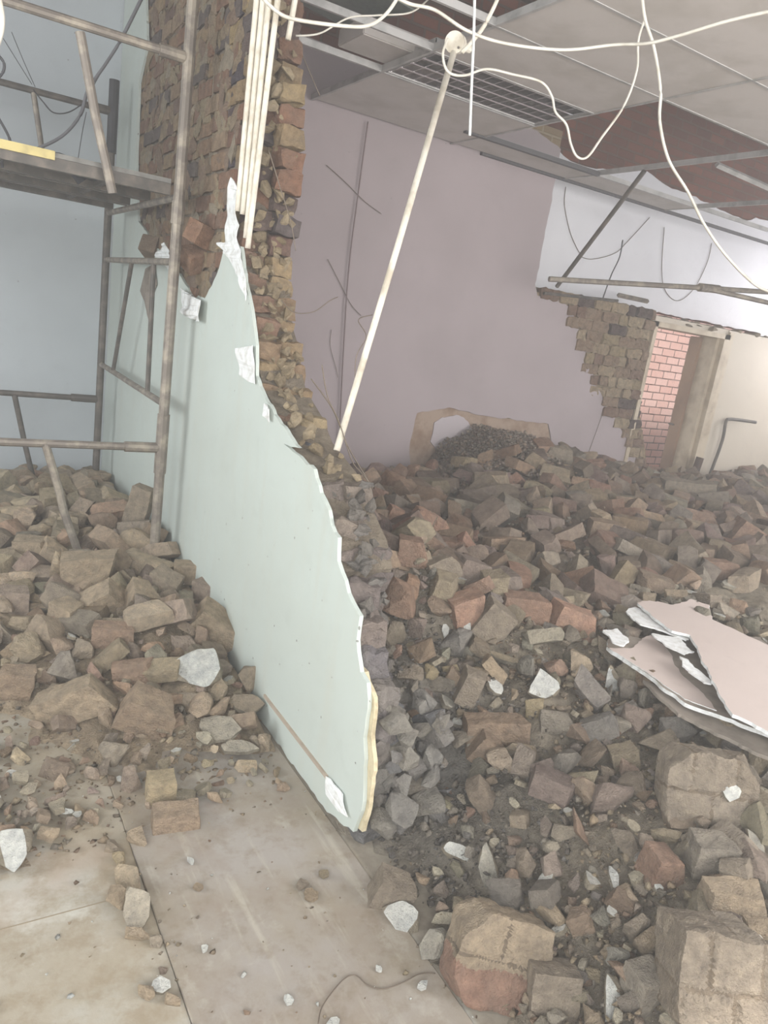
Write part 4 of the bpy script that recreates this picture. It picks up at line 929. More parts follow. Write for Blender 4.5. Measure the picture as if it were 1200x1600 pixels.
RIGHT = [
 (B, 616, 816, 36, 48, 'salmon', 'pinkish-red brick touching the broken wall edge', (0, 20, 10)),
 (MA, 668, 826, 60, 52, 'salmon', 'large tan-and-pink masonry lump right of the broken wall', (0, 18, 10)),
 (B, 648, 862, 54, 44, 'red-brown', 'red-brown brick under the tan-and-pink masonry lump', (0, 0, 0)),
 (B, 690, 886, 50, 42, 'taupe', 'grey-brown brick above the square olive block', (0, -25, 20)),
 (B, 731, 895, 50, 50, 'mauve', 'ribbed mauve-grey brick between the olive blocks', (0, 15, 20)),
 (B, 698, 922, 50, 48, 'olive', 'square olive block near the broken wall', (8, 12, 5)),
 (B, 774, 918, 42, 52, 'olive', 'upright olive block right of the ribbed mauve brick', (5, -10, 10)),
 (B, 728, 951, 54, 48, 'salmon', 'brick with a salmon-pink broken side below the square olive block', (0, -18, 20)),
 (B, 643, 920, 24, 42, 'orange', 'narrow orange brick standing near the wall edge', (0, 10, 0)),
 (B, 820, 950, 78, 44, 'red-brown', 'red-brown brick on the ridge left of the rough salmon one', (0, 3, 8)),
 (B, 898, 972, 84, 46, 'salmon', 'rough salmon brick on the ridge just left of the torn boards', (0, 16, 12)),
 (B, 770, 972, 50, 60, 'taupe', 'taupe wedge of brick below the ridge', (0, 30, 0)),
 (K, 711, 1004, 58, 50, 'blue-grey', 'blue-grey stone below the salmon-sided brick', (0, 0, 0)),
 (K, 652, 985, 34, 50, 'mauve', 'mauve stone beside the wall above the grey lumps', (0, 0, 0)),
 (K, 609, 1017, 28, 26, 'grey', 'small square grey lump against the broken wall', (0, 0, 0)),
 (K, 607, 1041, 26, 26, 'grey', 'grey lump just beneath the small square one by the wall', (0, 0, 0)),
 (K, 642, 1050, 46, 42, 'taupe', 'dark taupe lump right of the two small grey ones', (0, 0, 0)),
 (K, 674, 1050, 24, 26, 'yellow', 'small yellow mortar lump, left of two', (0, 0, 0)),
 (K, 704, 1046, 30, 22, 'yellow', 'small yellow mortar lump, right of two', (0, 0, 0)),
 (B, 738, 1076, 44, 58, 'taupe', 'big taupe block above the long brown brick', (0, 15, 0)),
 (B, 777, 1140, 104, 44, 'brown', 'long brown brick lying level in the middle of the right heap', (0, -5, 6)),
 (LU, 850, 1070, 54, 44, 'white', 'bright white plaster-topped lump in the right heap', (20, 8, 0)),
 (SH, 772, 1074, 38, 22, 'white', 'white plaster chip left of the white-topped lump', (0, 20, 0)),
 (K, 833, 1104, 34, 42, 'yellow', 'rounded yellow-tan lump under the white-topped lump', (0, 0, 0)),
 (K, 936, 1140, 64, 66, 'blue-grey', 'dark blue-grey angular stone below the torn boards, left of two', (0, -15, 0)),
 (K, 1053, 1138, 64, 52, 'blue-grey', 'dark blue-grey rounded stone below the torn boards, right of two', (0, 20, 0)),
 (K, 990, 1124, 54, 52, 'mauve', 'mauve brick lump between the two dark blue-grey stones', (0, 0, 0)),
 (K, 868, 1130, 58, 52, 'grey', 'grey wedge left of the angular blue-grey stone', (0, 10, 0)),
 (B, 979, 1182, 50, 36, 'olive', 'olive block under the mauve brick lump', (0, -22, 0)),
 (LU, 958, 1064, 26, 42, 'white', 'upright brown lump with a white painted front by the torn boards', (50, 0, 0)),
 (B, 1139, 1144, 56, 46, 'olive', 'tan-olive block tucked under the torn boards', (0, 8, 10)),
 (MA, 1102, 1232, 136, 120, 'taupe', 'big dusty masonry chunk bearing a white flake', (-18, 0, -4)),
 (K, 956, 1248, 76, 62, 'mauve', 'mauve stone with dark grey underside left of the flake-bearing chunk', (0, -15, 0)),
 (B, 1036, 1354, 58, 58, 'red-brown', 'brown brick cube below the flake-bearing chunk', (4, 6, 12)),
 (B, 1110, 1335, 64, 60, 'grey', 'grey block under the flake-bearing chunk', (0, 0, 0)),
 (K, 1038, 1304, 48, 34, 'olive', 'olive lump above the brown brick cube', (0, 0, 0)),
 (B, 1160, 1408, 130, 54, 'tan', 'long tan brick at the right edge over the largest chunk', (0, 0, 3)),
 (MA, 1125, 1530, 170, 160, 'taupe', 'largest grey-brown masonry chunk in the lower right corner', (-22, 0, -2)),
 (MA, 775, 1492, 150, 130, 'tan', 'large red-and-tan brickwork chunk beside the floor strip', (-25, 10, 0)),
 (B, 862, 1545, 76, 72, 'taupe', 'flat taupe block right of the red-and-tan chunk', (-20, 0, 0)),
 (LU, 957, 1560, 40, 54, 'white', 'bright white plaster lump at the bottom between the two large chunks', (12, 0, 0)),
 (K, 966, 1496, 38, 36, 'pale grey', 'pale grey angular lump above the bottom white lump', (0, 0, 0)),
 (LU, 626, 1434, 60, 44, 'white', 'white-faced plaster lump at the end of the grey spill on the strip', (10, -8, 0)),
 (K, 681, 1476, 54, 50, 'pale grey', 'pale grey stone left of the red-and-tan chunk', (0, 0, 0)),
 (LU, 771, 1350, 56, 56, 'pale grey', 'pale blue-white plaster lump over the dark grey block', (25, 0, 0)),
 (LU, 711, 1336, 48, 32, 'white', 'small lump with a white patch left of the pale blue-white lump', (15, 0, 0)),
 (K, 790, 1400, 72, 64, 'dark grey', 'dark grey block between the pale blue-white lump and the red-and-tan chunk', (0, 0, 0)),
 (B, 612, 1394, 60, 58, 'taupe', 'taupe block in the grey spill behind the white-faced lump', (0, 20, 0)),
 (K, 645, 1225, 76, 96, 'grey', 'big grey concrete boulder at the foot of the broken wall end', (0, 0, 0)),
 (K, 618, 1275, 44, 40, 'blue-grey', 'dark bluish concrete lump under the concrete boulder', (0, 0, 0)),
 (B, 1012, 1540, 64, 66, 'grey', 'grey cube wedged left of the largest chunk', (0, 0, 20)),
 (K, 1015, 1470, 60, 48, 'tan', 'tan wedge above the wedged grey cube', (0, 0, 0)),
 (K, 990, 1450, 46, 60, 'taupe', 'taupe pointed stone left of the tan wedge', (0, 0, 0)),
 (K, 905, 1440, 52, 52, 'brown', 'triangular brown brick bit in the small rubble', (0, 0, 0)),
 (SH, 958, 1372, 18, 34, 'white', 'curved white chip in the lower heap, upright', (0, 0, 0)),
 (SH, 1027, 1388, 18, 18, 'white', 'tiny round white chip under the brown brick cube', (0, 0, 0)),
 (K, 920, 1590, 52, 44, 'tan', 'tan boulder cut by the bottom edge', (0, 0, 0)),
 (B, 1130, 890, 62, 30, 'red-brown', 'brick with a pale pink end far in the right heap', (0, -3, 0)),
 (SH, 1142, 913, 34, 18, 'pale grey', 'pale grey stone chip under the pink-ended brick', (0, 0, 0)),
 (SH, 897, 772, 66, 30, 'pale tan', 'long pale pinkish slab leaning up in the far heap', (0, -48, 0)),
 (B, 770, 756, 62, 36, 'tan', 'pale-topped block at the crest beside the gravel mound', (0, -8, 0)),
 (B, 1080, 768, 96, 36, 'taupe', 'wide brickwork block before the doorway', (0, -4, 0)),
 (SH, 1022, 742, 44, 26, 'pale grey', 'pale lilac plaster scrap where the low wall meets the heap', (0, 0, 0)),
 (K, 875, 712, 56, 40, 'taupe', 'taupe slab standing like a tent before the lilac wall', (0, 0, 0)),
 (SH, 685, 915, 16, 30, 'pale grey', 'grey shard near the square olive block', (0, 0, 0)),
 (SH, 788, 1030, 70, 12, 'olive', 'long thin olive tile sliver over the grey rubble', (0, 12, 0)),
 (SH, 730, 980, 16, 30, 'white', 'small upright white splinter above the blue-grey stone', (40, 0, 0)),
 (SH, 696, 985, 14, 20, 'white', 'tiny white splinter left of the upright one', (40, 0, 0)),
 (SH, 715, 1130, 20, 14, 'white', 'small white chip left of the long brown brick', (0, 0, 0)),
 (SH, 698, 1098, 34, 16, 'pale grey', 'thin grey slat above the small white chip', (0, 30, 0)),
 (B, 757, 1172, 40, 50, 'brown', 'brown brick wedge hanging under the long brown brick', (0, 30, 0)),
 (K, 690, 1075, 44, 34, 'grey', 'grey stone under the yellow mortar lumps', (0, 0, 0)),
 (K, 650, 1075, 26, 34, 'grey', 'narrow grey stone by the wall foot', (0, 0, 0)),
 (K, 1185, 1190, 40, 60, 'pale tan', 'pale tan stone at the right edge beside the flake-bearing chunk', (0, 0, 0)),
 (LU, 1180, 1320, 30, 50, 'pale grey', 'grey-white lump at the right edge under the pale tan stone', (30, 0, 0)),
 (K, 1150, 1360, 60, 60, 'taupe', 'pointed taupe stone over the long tan brick', (0, 0, 0)),
 (B, 1190, 1450, 60, 26, 'tan', 'thin tan brick sliver between the long tan brick and the largest chunk', (0, 0, 0)),
 (B, 1085, 830, 56, 32, 'tan', 'tan brick in the far heap with a chipped corner', (0, 5, 0)),
 (B, 945, 830, 52, 34, 'brown', 'brown brick lying level mid far heap', (0, 2, 0)),
 (B, 1170, 840, 60, 40, 'red-brown', 'reddish brick at the right edge of the far heap', (0, 25, 0)),
]
for it in RIGHT:
    kind, x, y, w, h, col, lab, rot = it
    kw = {}
    if kind == MA: kw = dict(d=.12 if w < 150 else .16, rows=2, cols=2 if w < 100 else 2); 
    if x == 775 and y == 1492: kw = dict(d=.11, rows=2, cols=1, mortar=(166, 150, 128), low=(160, 128, 112))
    if x == 668: kw = dict(d=.12, rows=2, cols=1)
    put(kind, x, y, w, h, col, lab, 'R', rot=rot, **({'cuts': 1} if kind == B else {}), **kw)
# white flake on the dusty chunk
fl_ = put(SH, 1140, 1234, 40, 36, 'white', 'white plaster flake lying on the big dusty masonry chunk', 'R', rot=(30, 0, 0)); q = ray(1140, 1234); fl_.location = Vector(np.array(fl_.location) - q / np.linalg.norm(q) * .12)

# ---- torn boards
def board(name, pts, z0, slope, th, mats, label, jag=.012):
    """sheet lying on a tilted plane through height z0 with slope (dz/dx, dz/dy) about its first corner"""
    a = onz(*pts[0], z0); P3 = []
    for x, y in pts:
        q = ray(x, y); n = np.array([-slope[0], -slope[1], 1.0]); t = (np.dot(n, np.array(a)) - n[2] * CAMH) / np.dot(n, q); P3.append(Vector(np.array([0, 0, CAMH]) + q * t))
    flat = [Vector((p.x, p.y, 0)) for p in P3]; bm = slab(flat, 2, -th, 0, jag=jag, seg=.014)
    bmesh.ops.triangulate(bm, faces=bm.faces[:])
    for f in bm.faces: f.material_index = 0 if f.normal.z > .5 else 1
    for v in bm.verts: v.co.z += a.z + slope[0] * (v.co.x - a.x) + slope[1] * (v.co.y - a.y)
    return from_bm(name, bm, mats, origin=a)
def offs(o, d): o.location = Vector(o.location) + Vector(d)
t1 = board('torn_board', [(948, 1010), (955, 985), (1010, 1000), (1080, 990), (1260, 1000), (1280, 1190), (1200, 1146), (1070, 1098), (1010, 1052)], .50, (-.03, .02), .014, [M_BOARDG, M_WHITE], '')
tag(t1, 'lower torn board with brown core and ragged white edge on the right heap', 'wallboard', 'torn boards on the right heap')
t1b = board('board_face', [(952, 1012), (985, 1013), (1016, 992), (1040, 1010), (1062, 1050), (1095, 1080), (1120, 1110), (1070, 1092), (1008, 1048)], .503, (-.03, .02), .003, [M_BOARDP, M_WHITE], '')
hang(t1, t1b)
t2 = board('torn_board', [(996, 942), (1014, 938), (1072, 948), (1205, 1010), (1290, 1045), (1290, 1195), (1190, 1137), (1145, 1116), (1112, 1062), (1090, 1010), (1078, 992), (1050, 985), (1022, 965)], .55, (-.02, .015), .012, [M_BOARDP, M_WHITE], '')
tag(t2, 'upper torn board with smooth pinkish face on the right heap', 'wallboard', 'torn boards on the right heap')
for i, (pts, lab) in enumerate((([(978, 955), (992, 948), (1030, 962), (1076, 986), (1070, 996), (1030, 980), (990, 968)], ''), ([(990, 962), (1010, 958), (1050, 975), (1082, 992), (1072, 1000), (1035, 985), (1000, 975)], ''), ([(1018, 990), (1060, 995), (1085, 1018), (1070, 1022), (1040, 1008)], ''), ([(1062, 1025), (1075, 1030), (1112, 1068), (1100, 1066), (1070, 1042)], ''), ([(942, 985), (965, 982), (983, 1002), (970, 1008), (955, 1000)], ''))):
    c = board('torn_paper_strip', pts, .535, (-.03, .02), .006, [M_WHITE, M_WHITE], '', jag=.016); hang(t1, c)
t3 = board('torn_board', [(1005, 1062), (1070, 1090), (1170, 1135), (1260, 1185), (1240, 1200), (1160, 1165), (1060, 1115)], .47, (-.03, .02), .012, [M_BOARDG, M_BOARDG], '')
tag(t3, 'grey board showing beneath the lower torn board', 'wallboard', 'torn boards on the right heap')
t4 = board('torn_board', [(1045, 948), (1080, 936), (1108, 945), (1112, 975), (1080, 965)], .53, (-.02, .1), .01, [M_BOARDP, M_WHITE], '')
tag(t4, 'small torn pinkish board piece behind the upper torn board', 'wallboard', 'torn boards on the right heap')

# red bricks caught in the torn hollow of the wall's left face
for i, (x, y, w, rot, lab) in enumerate(((317, 368, .14, (.3, .2, .5), 'orange brick stub sticking out of the torn wall behind the front post'), (306, 405, .12, (.6, -.3, .2), 'loose orange brick below the sticking-out stub'), (238, 388, .12, (.1, .4, .9), 'rounded dusty brick lump in the torn wall between the posts'))):
    p = onx(x, y, WX0 - .01); bm = bm_brick(w, .1, .1, 77 + i, 1); paint(bm, (168, 132, 110) if i < 2 else (140, 122, 106)); o = from_bm('broken_brick', bm, M_RUB); o.location = p; o.rotation_euler = rot
    tag(o, lab, 'brick')

# ================================================================== FILLING THE HEAPS
def hidden(p):
    """behind the broken wall as seen through the doorway side"""
    if p[0] < 1.35: return False
    t = WX1 / p[0]; y = p[1] * t; z = CAMH + (p[2] - CAMH) * t
    return y > yr(min(max(z, 0), 3)) + .05
def free(p, r, lst, k=.8):
    for q, s in lst:
        if abs(q.x - p.x) < .4 and (q - p).length < (r + s) * k: return False
    return True
fills = []; fr = []
def scatter(H, x0, x1, y0, y1, n, sizes, kinds, cols, zone, minh=.05, k=.72, lift=.0):
    made = 0; tries = 0
    while made < n and tries < n * 14:
        tries += 1; x, y = random.uniform(x0, x1), random.uniform(y0, y1); h = H(x, y)
        if h < minh: continue
        if zone == 'Rfar' and math.hypot((x - 4.15) / .85, (y - 5.15) / .6) < 1: continue
        s = random.uniform(*sizes); kind = random.choice(kinds); p = Vector((x, y, h + lift))
        px_, py_, dep = proj(p)
        if not (-90 < px_ < 1290 and 560 < py_ < 1700): continue
        if zone.startswith('R') and x - s * .5 < WX1 and y > yr(max(h, 0)) - .04: continue
        if zone == 'Rnear' and x - s * .5 < 1.36 and y > 1.42 and s > .03: continue
        if not free(p, s * .42, PLACED, k) or not free(p, s * .42, fr, k): continue
        # keep hand-laid pieces in view: nothing right in front of them
        fr.append((p, s * .42)); fills.append((kind, p, s, random.choice(cols), zone, hidden(p), s * F / dep, (px_, py_))); made += 1
FARC = ['brown', 'red-brown', 'taupe', 'tan', 'brown', 'mauve', 'grey', 'dark brown', 'olive', 'taupe']
NEARC = ['taupe', 'olive', 'grey', 'tan', 'brown', 'taupe', 'mauve', 'grey', 'dark grey', 'red-brown']
LEFTC = ['tan', 'pale tan', 'taupe', 'tan', 'brown', 'red-brown', 'mauve', 'grey']
scatter(HR, 1.45, 9.8, 2.2, 5.1, 470, (.17, .25), [B, B, B, B, K], FARC, 'Rfar', k=.6)
scatter(HR, 1.4, 3.4, .7, 2.3, 190, (.07, .16), [B, K, K], NEARC, 'Rnear', k=.68)
scatter(HR, 1.2, 3.4, .7, 2.4, 520, (.028, .07), [K, K, K, K, SH], NEARC, 'Rnear', minh=.02, k=.6)
scatter(HR, 1.45, 9.8, 2.3, 5.1, 330, (.06, .13), [K, B, K], FARC, 'Rfar', k=.5, lift=-.01)
scatter(HL, -1.2, 1.04, 2.9, 5.65, 150, (.12, .22), [B, B, K], LEFTC, 'Lback', minh=.1, k=.62)
scatter(HL, -1.2, 1.02, 2.1, 3.6, 60, (.08, .15), [B, K, K], LEFTC, 'Lfront', minh=.05, k=.66)
scatter(HL, .1, 1.06, 1.98, 2.55, 70, (.03, .075), [K, K, B, SH], LEFTC, 'Lfront', minh=-.01, k=.8)
scatter(HL, -1.2, 1.06, 2.0, 5.6, 330, (.028, .075), [K, K, K, SH], LEFTC, 'Lfront', minh=.015, k=.55)

def frag_mesh(kind, s, col, seed, zone='R'):
    rs = random.Random(seed); base_ = dust(PAL[col], .42, (212, 194, 170)) if zone[0] == 'L' else dust(PAL[col], .3, (182, 174, 158)) if zone == 'Rnear' else dust(PAL[col], .15, (176, 150, 136)); g_ = rs.uniform(.84, 1.12); c = [min(255, v * g_ + rs.uniform(-3, 3)) for v in base_]
    if kind == B:
        bm = bm_brick(s * 1.1, s * rs.uniform(.48, .62), s * rs.uniform(.34, .5), seed, rs.choice((1, 2, 2, 3)), s * .28); paint(bm, c)
    elif kind == K: bm = bm_rock(s, s * rs.uniform(.6, .9), s * rs.uniform(.5, .8), seed); paint(bm, c)
    else:
        bm = bm_shard(s * 1.2, s * .8, min(.02, s * .3), seed, 7); c = rs.choice([(222, 222, 216), (196, 188, 168), (180, 170, 150)]); paint(bm, (176, 166, 146), lambda f: c if f.normal.z > .55 else None)
    return bm
def frot(kind, rs):
    if kind == SH: return Euler((rs.gauss(0, .35), rs.gauss(0, .35), rs.uniform(0, 6.28)))
    if rs.random() < .2: return Euler((rs.uniform(-1.5, 1.5), rs.uniform(-1.2, 1.2), rs.uniform(0, 6.28)))
    return Euler((rs.gauss(0, .38), rs.gauss(0, .32), rs.uniform(0, 6.28)))
# labels of the unnamed pieces
MARKS = {'Rfar': [(770, 756, 'the crest block'), (897, 772, 'the leaning pale slab'), (1130, 890, 'the pink-ended brick'), (1080, 768, 'the wide doorway block'), (668, 826, 'the tan-and-pink masonry'), (820, 950, 'the red-brown ridge brick'), (1060, 985, 'the torn boards'), (875, 712, 'the tent-like slab'), (945, 830, 'the level brown far brick'), (1170, 840, 'the reddish right-edge brick'), (720, 715, 'the gravel mound')],
 'Rnear': [(850, 1070, 'the white-topped lump'), (777, 1140, 'the long brown brick'), (1102, 1232, 'the flake-bearing chunk'), (1125, 1530, 'the largest corner chunk'), (775, 1492, 'the red-and-tan chunk'), (771, 1350, 'the pale blue-white lump'), (957, 1560, 'the bottom white lump'), (1036, 1354, 'the brown brick cube'), (936, 1140, 'the angular blue-grey stone'), (711, 1004, 'the blue-grey stone by the ridge'), (645, 1225, 'the concrete boulder'), (905, 1440, 'the triangular brown bit'), (1060, 1040, 'the torn boards')],
 'L': [(142, 893, 'the large tan top brick'), (340, 985, 'the leaning tan-grey block'), (302, 1045, 'the bright white lump'), (236, 1122, 'the very large mauve-brown chunk'), (122, 1094, 'the tilted tan slab'), (239, 1017, 'the orange cube'), (341, 1136, 'the greenish plaster slab'), (217, 800, 'the tall standing slab'), (46, 1014, 'the grey-olive left stone'), (279, 1282, 'the brown strip brick'), (147, 755, 'the rear scaffold post'), (110, 850, 'the leaning brace'), (75, 1203, 'the dark crusty lump')]}
WH = {'Rfar': 'in the far right heap', 'Rnear': 'in the near right heap', 'Lback': 'in the left heap', 'Lfront': 'in the left heap'}
def relation(dx, dy):
    v = 'above' if dy < 0 else 'below'; h_ = 'left of' if dx < 0 else 'right of'
    if abs(dx) > 2 * abs(dy): return h_
    if abs(dy) > 2 * abs(dx): return v
    return v + '-' + h_
used = {}
vis = sorted([f for f in fills if not f[5] and -20 < f[7][0] < 1220 and f[7][1] < 1620], key=lambda f: -f[6])
sel = []; cnt = {B: 60, K: 50, SH: 25}
for f in vis:
    lim = 290
    if cnt[f[0]] < lim and f[6] > 13: cnt[f[0]] += 1; sel.append(f)
selid = set(id(f) for f in sel)
things = []
for i, f in enumerate(sel):
    kind, p, s, col, zone, _, pxs, (x, y) = f
    o = from_bm(NAMES[kind][0], frag_mesh(kind, s, col, 1000 + i, zone), M_RUB)
    rs = random.Random(i); o.location = p + Vector((0, 0, s * .16)); o.rotation_euler = frot(kind, rs)
    things.append((o, f))
def words(f, n):
    kind, p, s, col, zone, _, pxs, (x, y) = f
    ks = 'Rfar' if zone == 'Rfar' else ('Rnear' if zone == 'Rnear' else 'L')
    mk = sorted(MARKS[ks], key=lambda m: (m[0] - x) ** 2 + (m[1] - y) ** 2)
    size = 'big' if pxs > 62 else 'mid-sized' if pxs > 40 else 'small' if pxs > 24 else 'tiny'
    nm = {B: 'broken brick', K: 'rubble chunk', SH: 'plaster chip'}[kind]
    if kind == SH: col = 'pale'
    m = mk[0]; d = math.hypot(m[0] - x, m[1] - y)
    r = ('close ' if d < 70 else '') + relation(x - m[0], y - m[1])
    L_ = f'{size} {col} {nm} {r} {m[2]}'
    if n >= 1:
        m2 = mk[1]; L_ += f', {relation(x - m2[0], y - m2[1])} {m2[2]}'
    L_ = L_.replace('the ', '') if len(L_.split()) > 15 else L_
    return L_
first = {}
for o, f in things: first.setdefault(words(f, 0), []).append((o, f))
for lab, lst in first.items():
    if len(lst) == 1: tag(lst[0][0], lab, NAMES[lst[0][1][0]][1]); continue
    second = {}
    for o, f in lst: second.setdefault(words(f, 1), []).append((o, f))
    for l2, ls in second.items():
        if len(ls) > 1 and len(ls) <= 3:
            ls.sort(key=lambda t: t[1][7][0]); nms = ('leftmost', 'rightmost') if len(ls) == 2 else ('leftmost', 'middle', 'rightmost')
            for (o, f), w_ in zip(ls, nms):
                base_ = words(f, 0) if len(l2.split()) > 14 else l2
                l3 = w_ + ' ' + l2
                if len(l3.split()) > 16: l3 = l3.replace(' close ', ' ', 1)
                if len(l3.split()) > 16: l3 = l3.replace('the ', '', 1)
                if len(l3.split()) > 16: l3 = l3.replace(', ', ' ').replace('the ', '')
                tag(o, l3, NAMES[f[0]][1])
        else:
            for o, f in ls: tag(o, l2, NAMES[f[0]][1])
for o, f in things:
    kd = {B: 'broken bricks', K: 'rubble chunks', SH: 'plaster chips'}[f[0]]
    o['group'] = kd + ' ' + WH[f[4]]
seen = {}
for o, f in things: seen.setdefault(o['label'], []).append(o)

# everything else: stuff
for kind, nm, lab in ((B, 'brick_rubble', 'remaining smaller brick pieces spread through the heaps'), (K, 'stone_rubble', 'remaining small stone and mortar pieces spread through the heaps'), (SH, 'plaster_rubble', 'remaining plaster crumbs spread through the heaps')):
    bt = Batch(); k_ = 0
    for i, f in enumerate(fills):
        if id(f) in selid or f[0] != kind: continue
        rs = random.Random(i + 5000); bt.add(frag_mesh(kind, f[2], f[3], 7000 + i, f[4]), None, Matrix.Translation(f[1] + Vector((0, 0, f[2] * .08))) @ frot(kind, rs).to_matrix().to_4x4()); k_ += 1
    if k_: tag(bt.build(nm, M_RUB), lab, 'rubble', kind='stuff')

# gravel: thousands of crumbs from a few hull templates
TPL = []
for i in range(12):
    bm = bmesh.new(); rs = random.Random(i + 60)
    for _ in range(9): bm.verts.new(Vector((rs.gauss(0, 1), rs.gauss(0, 1), rs.gauss(0, .8))).normalized() * rs.uniform(.35, .55))
    bmesh.ops.convex_hull(bm, input=bm.verts); bmesh.ops.delete(bm, geom=[v for v in bm.verts if not v.link_faces], context='VERTS')
    bmesh.ops.triangulate(bm, faces=bm.faces[:]); bm.verts.index_update()
    TPL.append((np.array([v.co[:] for v in bm.verts]), np.array([[v.index for v in f.verts] for f in bm.faces]))); bm.free()
def gravel(name, pts, label):
    """pts: (x, y, z, size, colour)"""
    VV = []; FF = []; CC = []; n = 0
    for x, y, z, s, c in pts:
        V, Fc = TPL[random.randrange(12)]; a = random.uniform(0, 6.28); ca, sa = math.cos(a) * s, math.sin(a) * s; q = random.uniform(.5, 1)
        X = V[:, 0] * ca - V[:, 1] * sa + x; Y = V[:, 0] * sa * q + V[:, 1] * ca * q + y; Z = V[:, 2] * s * q + z
        VV.append(np.stack([X, Y, Z], 1)); FF.append(Fc + n); n += len(V)
        g_ = random.uniform(.85, 1.12); CC.append(np.tile((*lin([min(255, v * g_) for v in c]), 1), (len(Fc) * 3, 1)))
    V = np.concatenate(VV); Fc = np.concatenate(FF); C = np.concatenate(CC).astype(np.float32)
    me = bpy.data.meshes.new(name); me.vertices.add(len(V)); me.vertices.foreach_set('co', V.ravel().astype(np.float32))
    me.loops.add(len(Fc) * 3); me.loops.foreach_set('vertex_index', Fc.ravel().astype(np.int32)); me.polygons.add(len(Fc))
    me.polygons.foreach_set('loop_start', np.arange(0, len(Fc) * 3, 3, dtype=np.int32)); me.update(calc_edges=True)
    ca = me.color_attributes.new('col', 'FLOAT_COLOR', 'CORNER'); ca.data.foreach_set('color', C.ravel())
    me.validate()
    return tag(link(name, me, None, [M_RUB]), label, 'gravel', kind='stuff')
def pick(cols): return PAL[random.choice(cols)]
pts = []
for _ in range(9000):
    x = 1.2 + abs(random.gauss(0, 1)) * 1.0; y = random.uniform(.6, 2.5); h = HR(x, y)
    if h < .0 or (x < WX1 + .02 and y > yr(max(h, 0)) - .02): continue
    s = .006 + random.expovariate(90); g = math.hypot((x - 1.45) / .4, (y - 1.75) / .6) < 1
    pts.append((x, y, h - .02 + random.uniform(0, .03), min(s, .045), pick(['grey', 'grey', 'dark grey', 'blue-grey'] if g else ['taupe', 'olive', 'tan', 'taupe', 'pale tan', 'brown', 'grey'])))
for _ in range(5000):
    x = random.uniform(1.5, 9); y = random.uniform(2.4, 5.1); pts.append((x, y, HR(x, y) + random.uniform(-.02, .03), random.uniform(.02, .06), pick(['taupe', 'brown', 'taupe', 'grey', 'mauve'])))
gravel('gravel_right', pts, 'crumbled mortar and gravel between the bricks right of the wall')
pts = []
for _ in range(5200):     # the grey-brown gravel mound in the rear corner
    x = random.gauss(4.15, .5); y = 5.2 - abs(random.gauss(0, .5)); h = HR(x, y); pts.append((x, y, h + random.uniform(-.02, .05), random.uniform(.015, .05), dust(pick(['taupe', 'brown', 'mauve', 'grey']), .3, (186, 168, 156))))
gravel('gravel_mound', pts, 'mound of fine brown gravel against the bare patch of the mauve wall')
pts = []
for _ in range(9000):
    x = random.uniform(-1.0, 1.08); y = random.uniform(1.9, 5.6); h = HL(x, y)
    if h < .012 and random.random() > (.5 if y > 2.2 else .2): continue
    pts.append((x, y, max(h - .02, 0) + random.uniform(0, .025 if h > .03 else .004), min(.006 + random.expovariate(100), .04), pick(['tan', 'pale tan', 'taupe', 'tan', 'grey', 'brown'])))
gravel('gravel_left', pts, 'crumbled mortar and gravel between the bricks left of the wall')
pts = []
for _ in range(1500):
    x = random.uniform(-.3, 1.3); y = random.uniform(.7, 2.5); d_ = min(abs(x - .5), 9); w_ = math.exp(-d_ / .12) + math.exp(-max(0, 2.5 - y) / .35) + math.exp(-abs(x - 1.12) / .07) * .8
    if random.random() > w_ * .6 + .06: continue
    pts.append((x, y, .008, .003 + min(random.expovariate(160), .022), pick(['tan', 'pale tan', 'taupe', 'white', 'olive', 'brown'])))
gravel('gravel_floor', pts, 'fine crumbs strewn over the dusty floor and the grey strip')
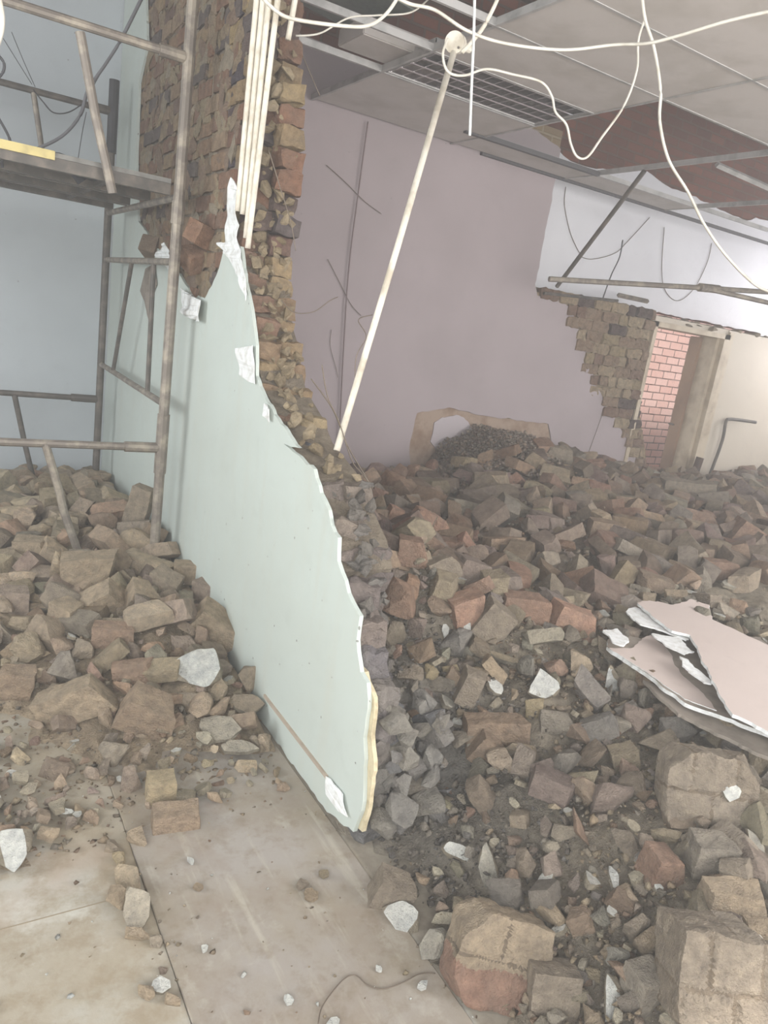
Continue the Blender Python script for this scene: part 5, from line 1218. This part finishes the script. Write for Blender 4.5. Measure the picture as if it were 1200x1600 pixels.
# flat chips lying on the strip
CH_ = [(482, 1395, 22, 10, 'tan', 'thin tan chip on the floor strip'), (472, 1382, 26, 12, 'taupe', 'flat taupe chip left on the floor strip'), (488, 1400, 28, 14, 'tan', 'flat tan chip on the floor strip, lower of a pair'), (506, 1365, 18, 12, 'olive', 'olive chip near the middle of the floor strip'),
       (451, 1562, 18, 12, 'white', 'white chip low on the floor strip'), (592, 1514, 10, 8, 'white', 'tiny white chip on the floor strip by the thin wire'), (660, 1540, 26, 10, 'white', 'crumbled white chips on the floor strip edge'), (520, 1598, 26, 12, 'white', 'white chip cut by the bottom edge of the photo'), (320, 1482, 12, 9, 'white', 'white chip on the floor strip near the joint'), (298, 1346, 10, 12, 'white', 'white chip below the brown strip brick'), (383, 1170, 60, 14, 'pale grey', 'thin pale plaster strip at the wall foot'), (310, 1386, 20, 10, 'tan', 'lone tan chip left on the floor strip')]
for x, y, w, h, col, lab in CH_:
    p = onz(x, y, .014); s = proj(p)[2] / F; bm = bm_shard(w * s, h * s * 1.8, .008, int(x + y), 7); paint(bm, PAL[col]); o = from_bm('plaster_fragment', bm, M_RUB); o.location = p; o.rotation_euler = (0, 0, R_(x % 40)); tag(o, lab, 'plaster fragment', 'small chips on the floor strip')
wire('thin_wire', [onz(x, y, .012) for x, y in ((497, 1600), (505, 1570), (535, 1532), (555, 1524), (575, 1540), (600, 1545), (630, 1535), (655, 1522), (680, 1521))], .0016, M_WIRE, 'thin brown wire curling on the grey floor strip', 'wire')

# ---- demolition dust hanging in the air
m_, nt_, bs_, L_ = newmat('hanging_dust'); nt_.nodes.remove(bs_)
vs_ = nt_.nodes.new('ShaderNodeVolumeScatter'); vs_.inputs['Density'].default_value = .034; vs_.inputs['Color'].default_value = (.97, .95, .93, 1); vs_.inputs['Anisotropy'].default_value = .2
L_.new(vs_.outputs[0], nt_.nodes['Material Output'].inputs['Volume'])
bm = bmesh.new(); box(bm, -3.7, 10.35, -2.1, 7.15, -.2, 4.5)
tag(from_bm('dust_haze', bm, m_), 'thin demolition dust hanging in the air of both rooms', 'dust', kind='stuff')
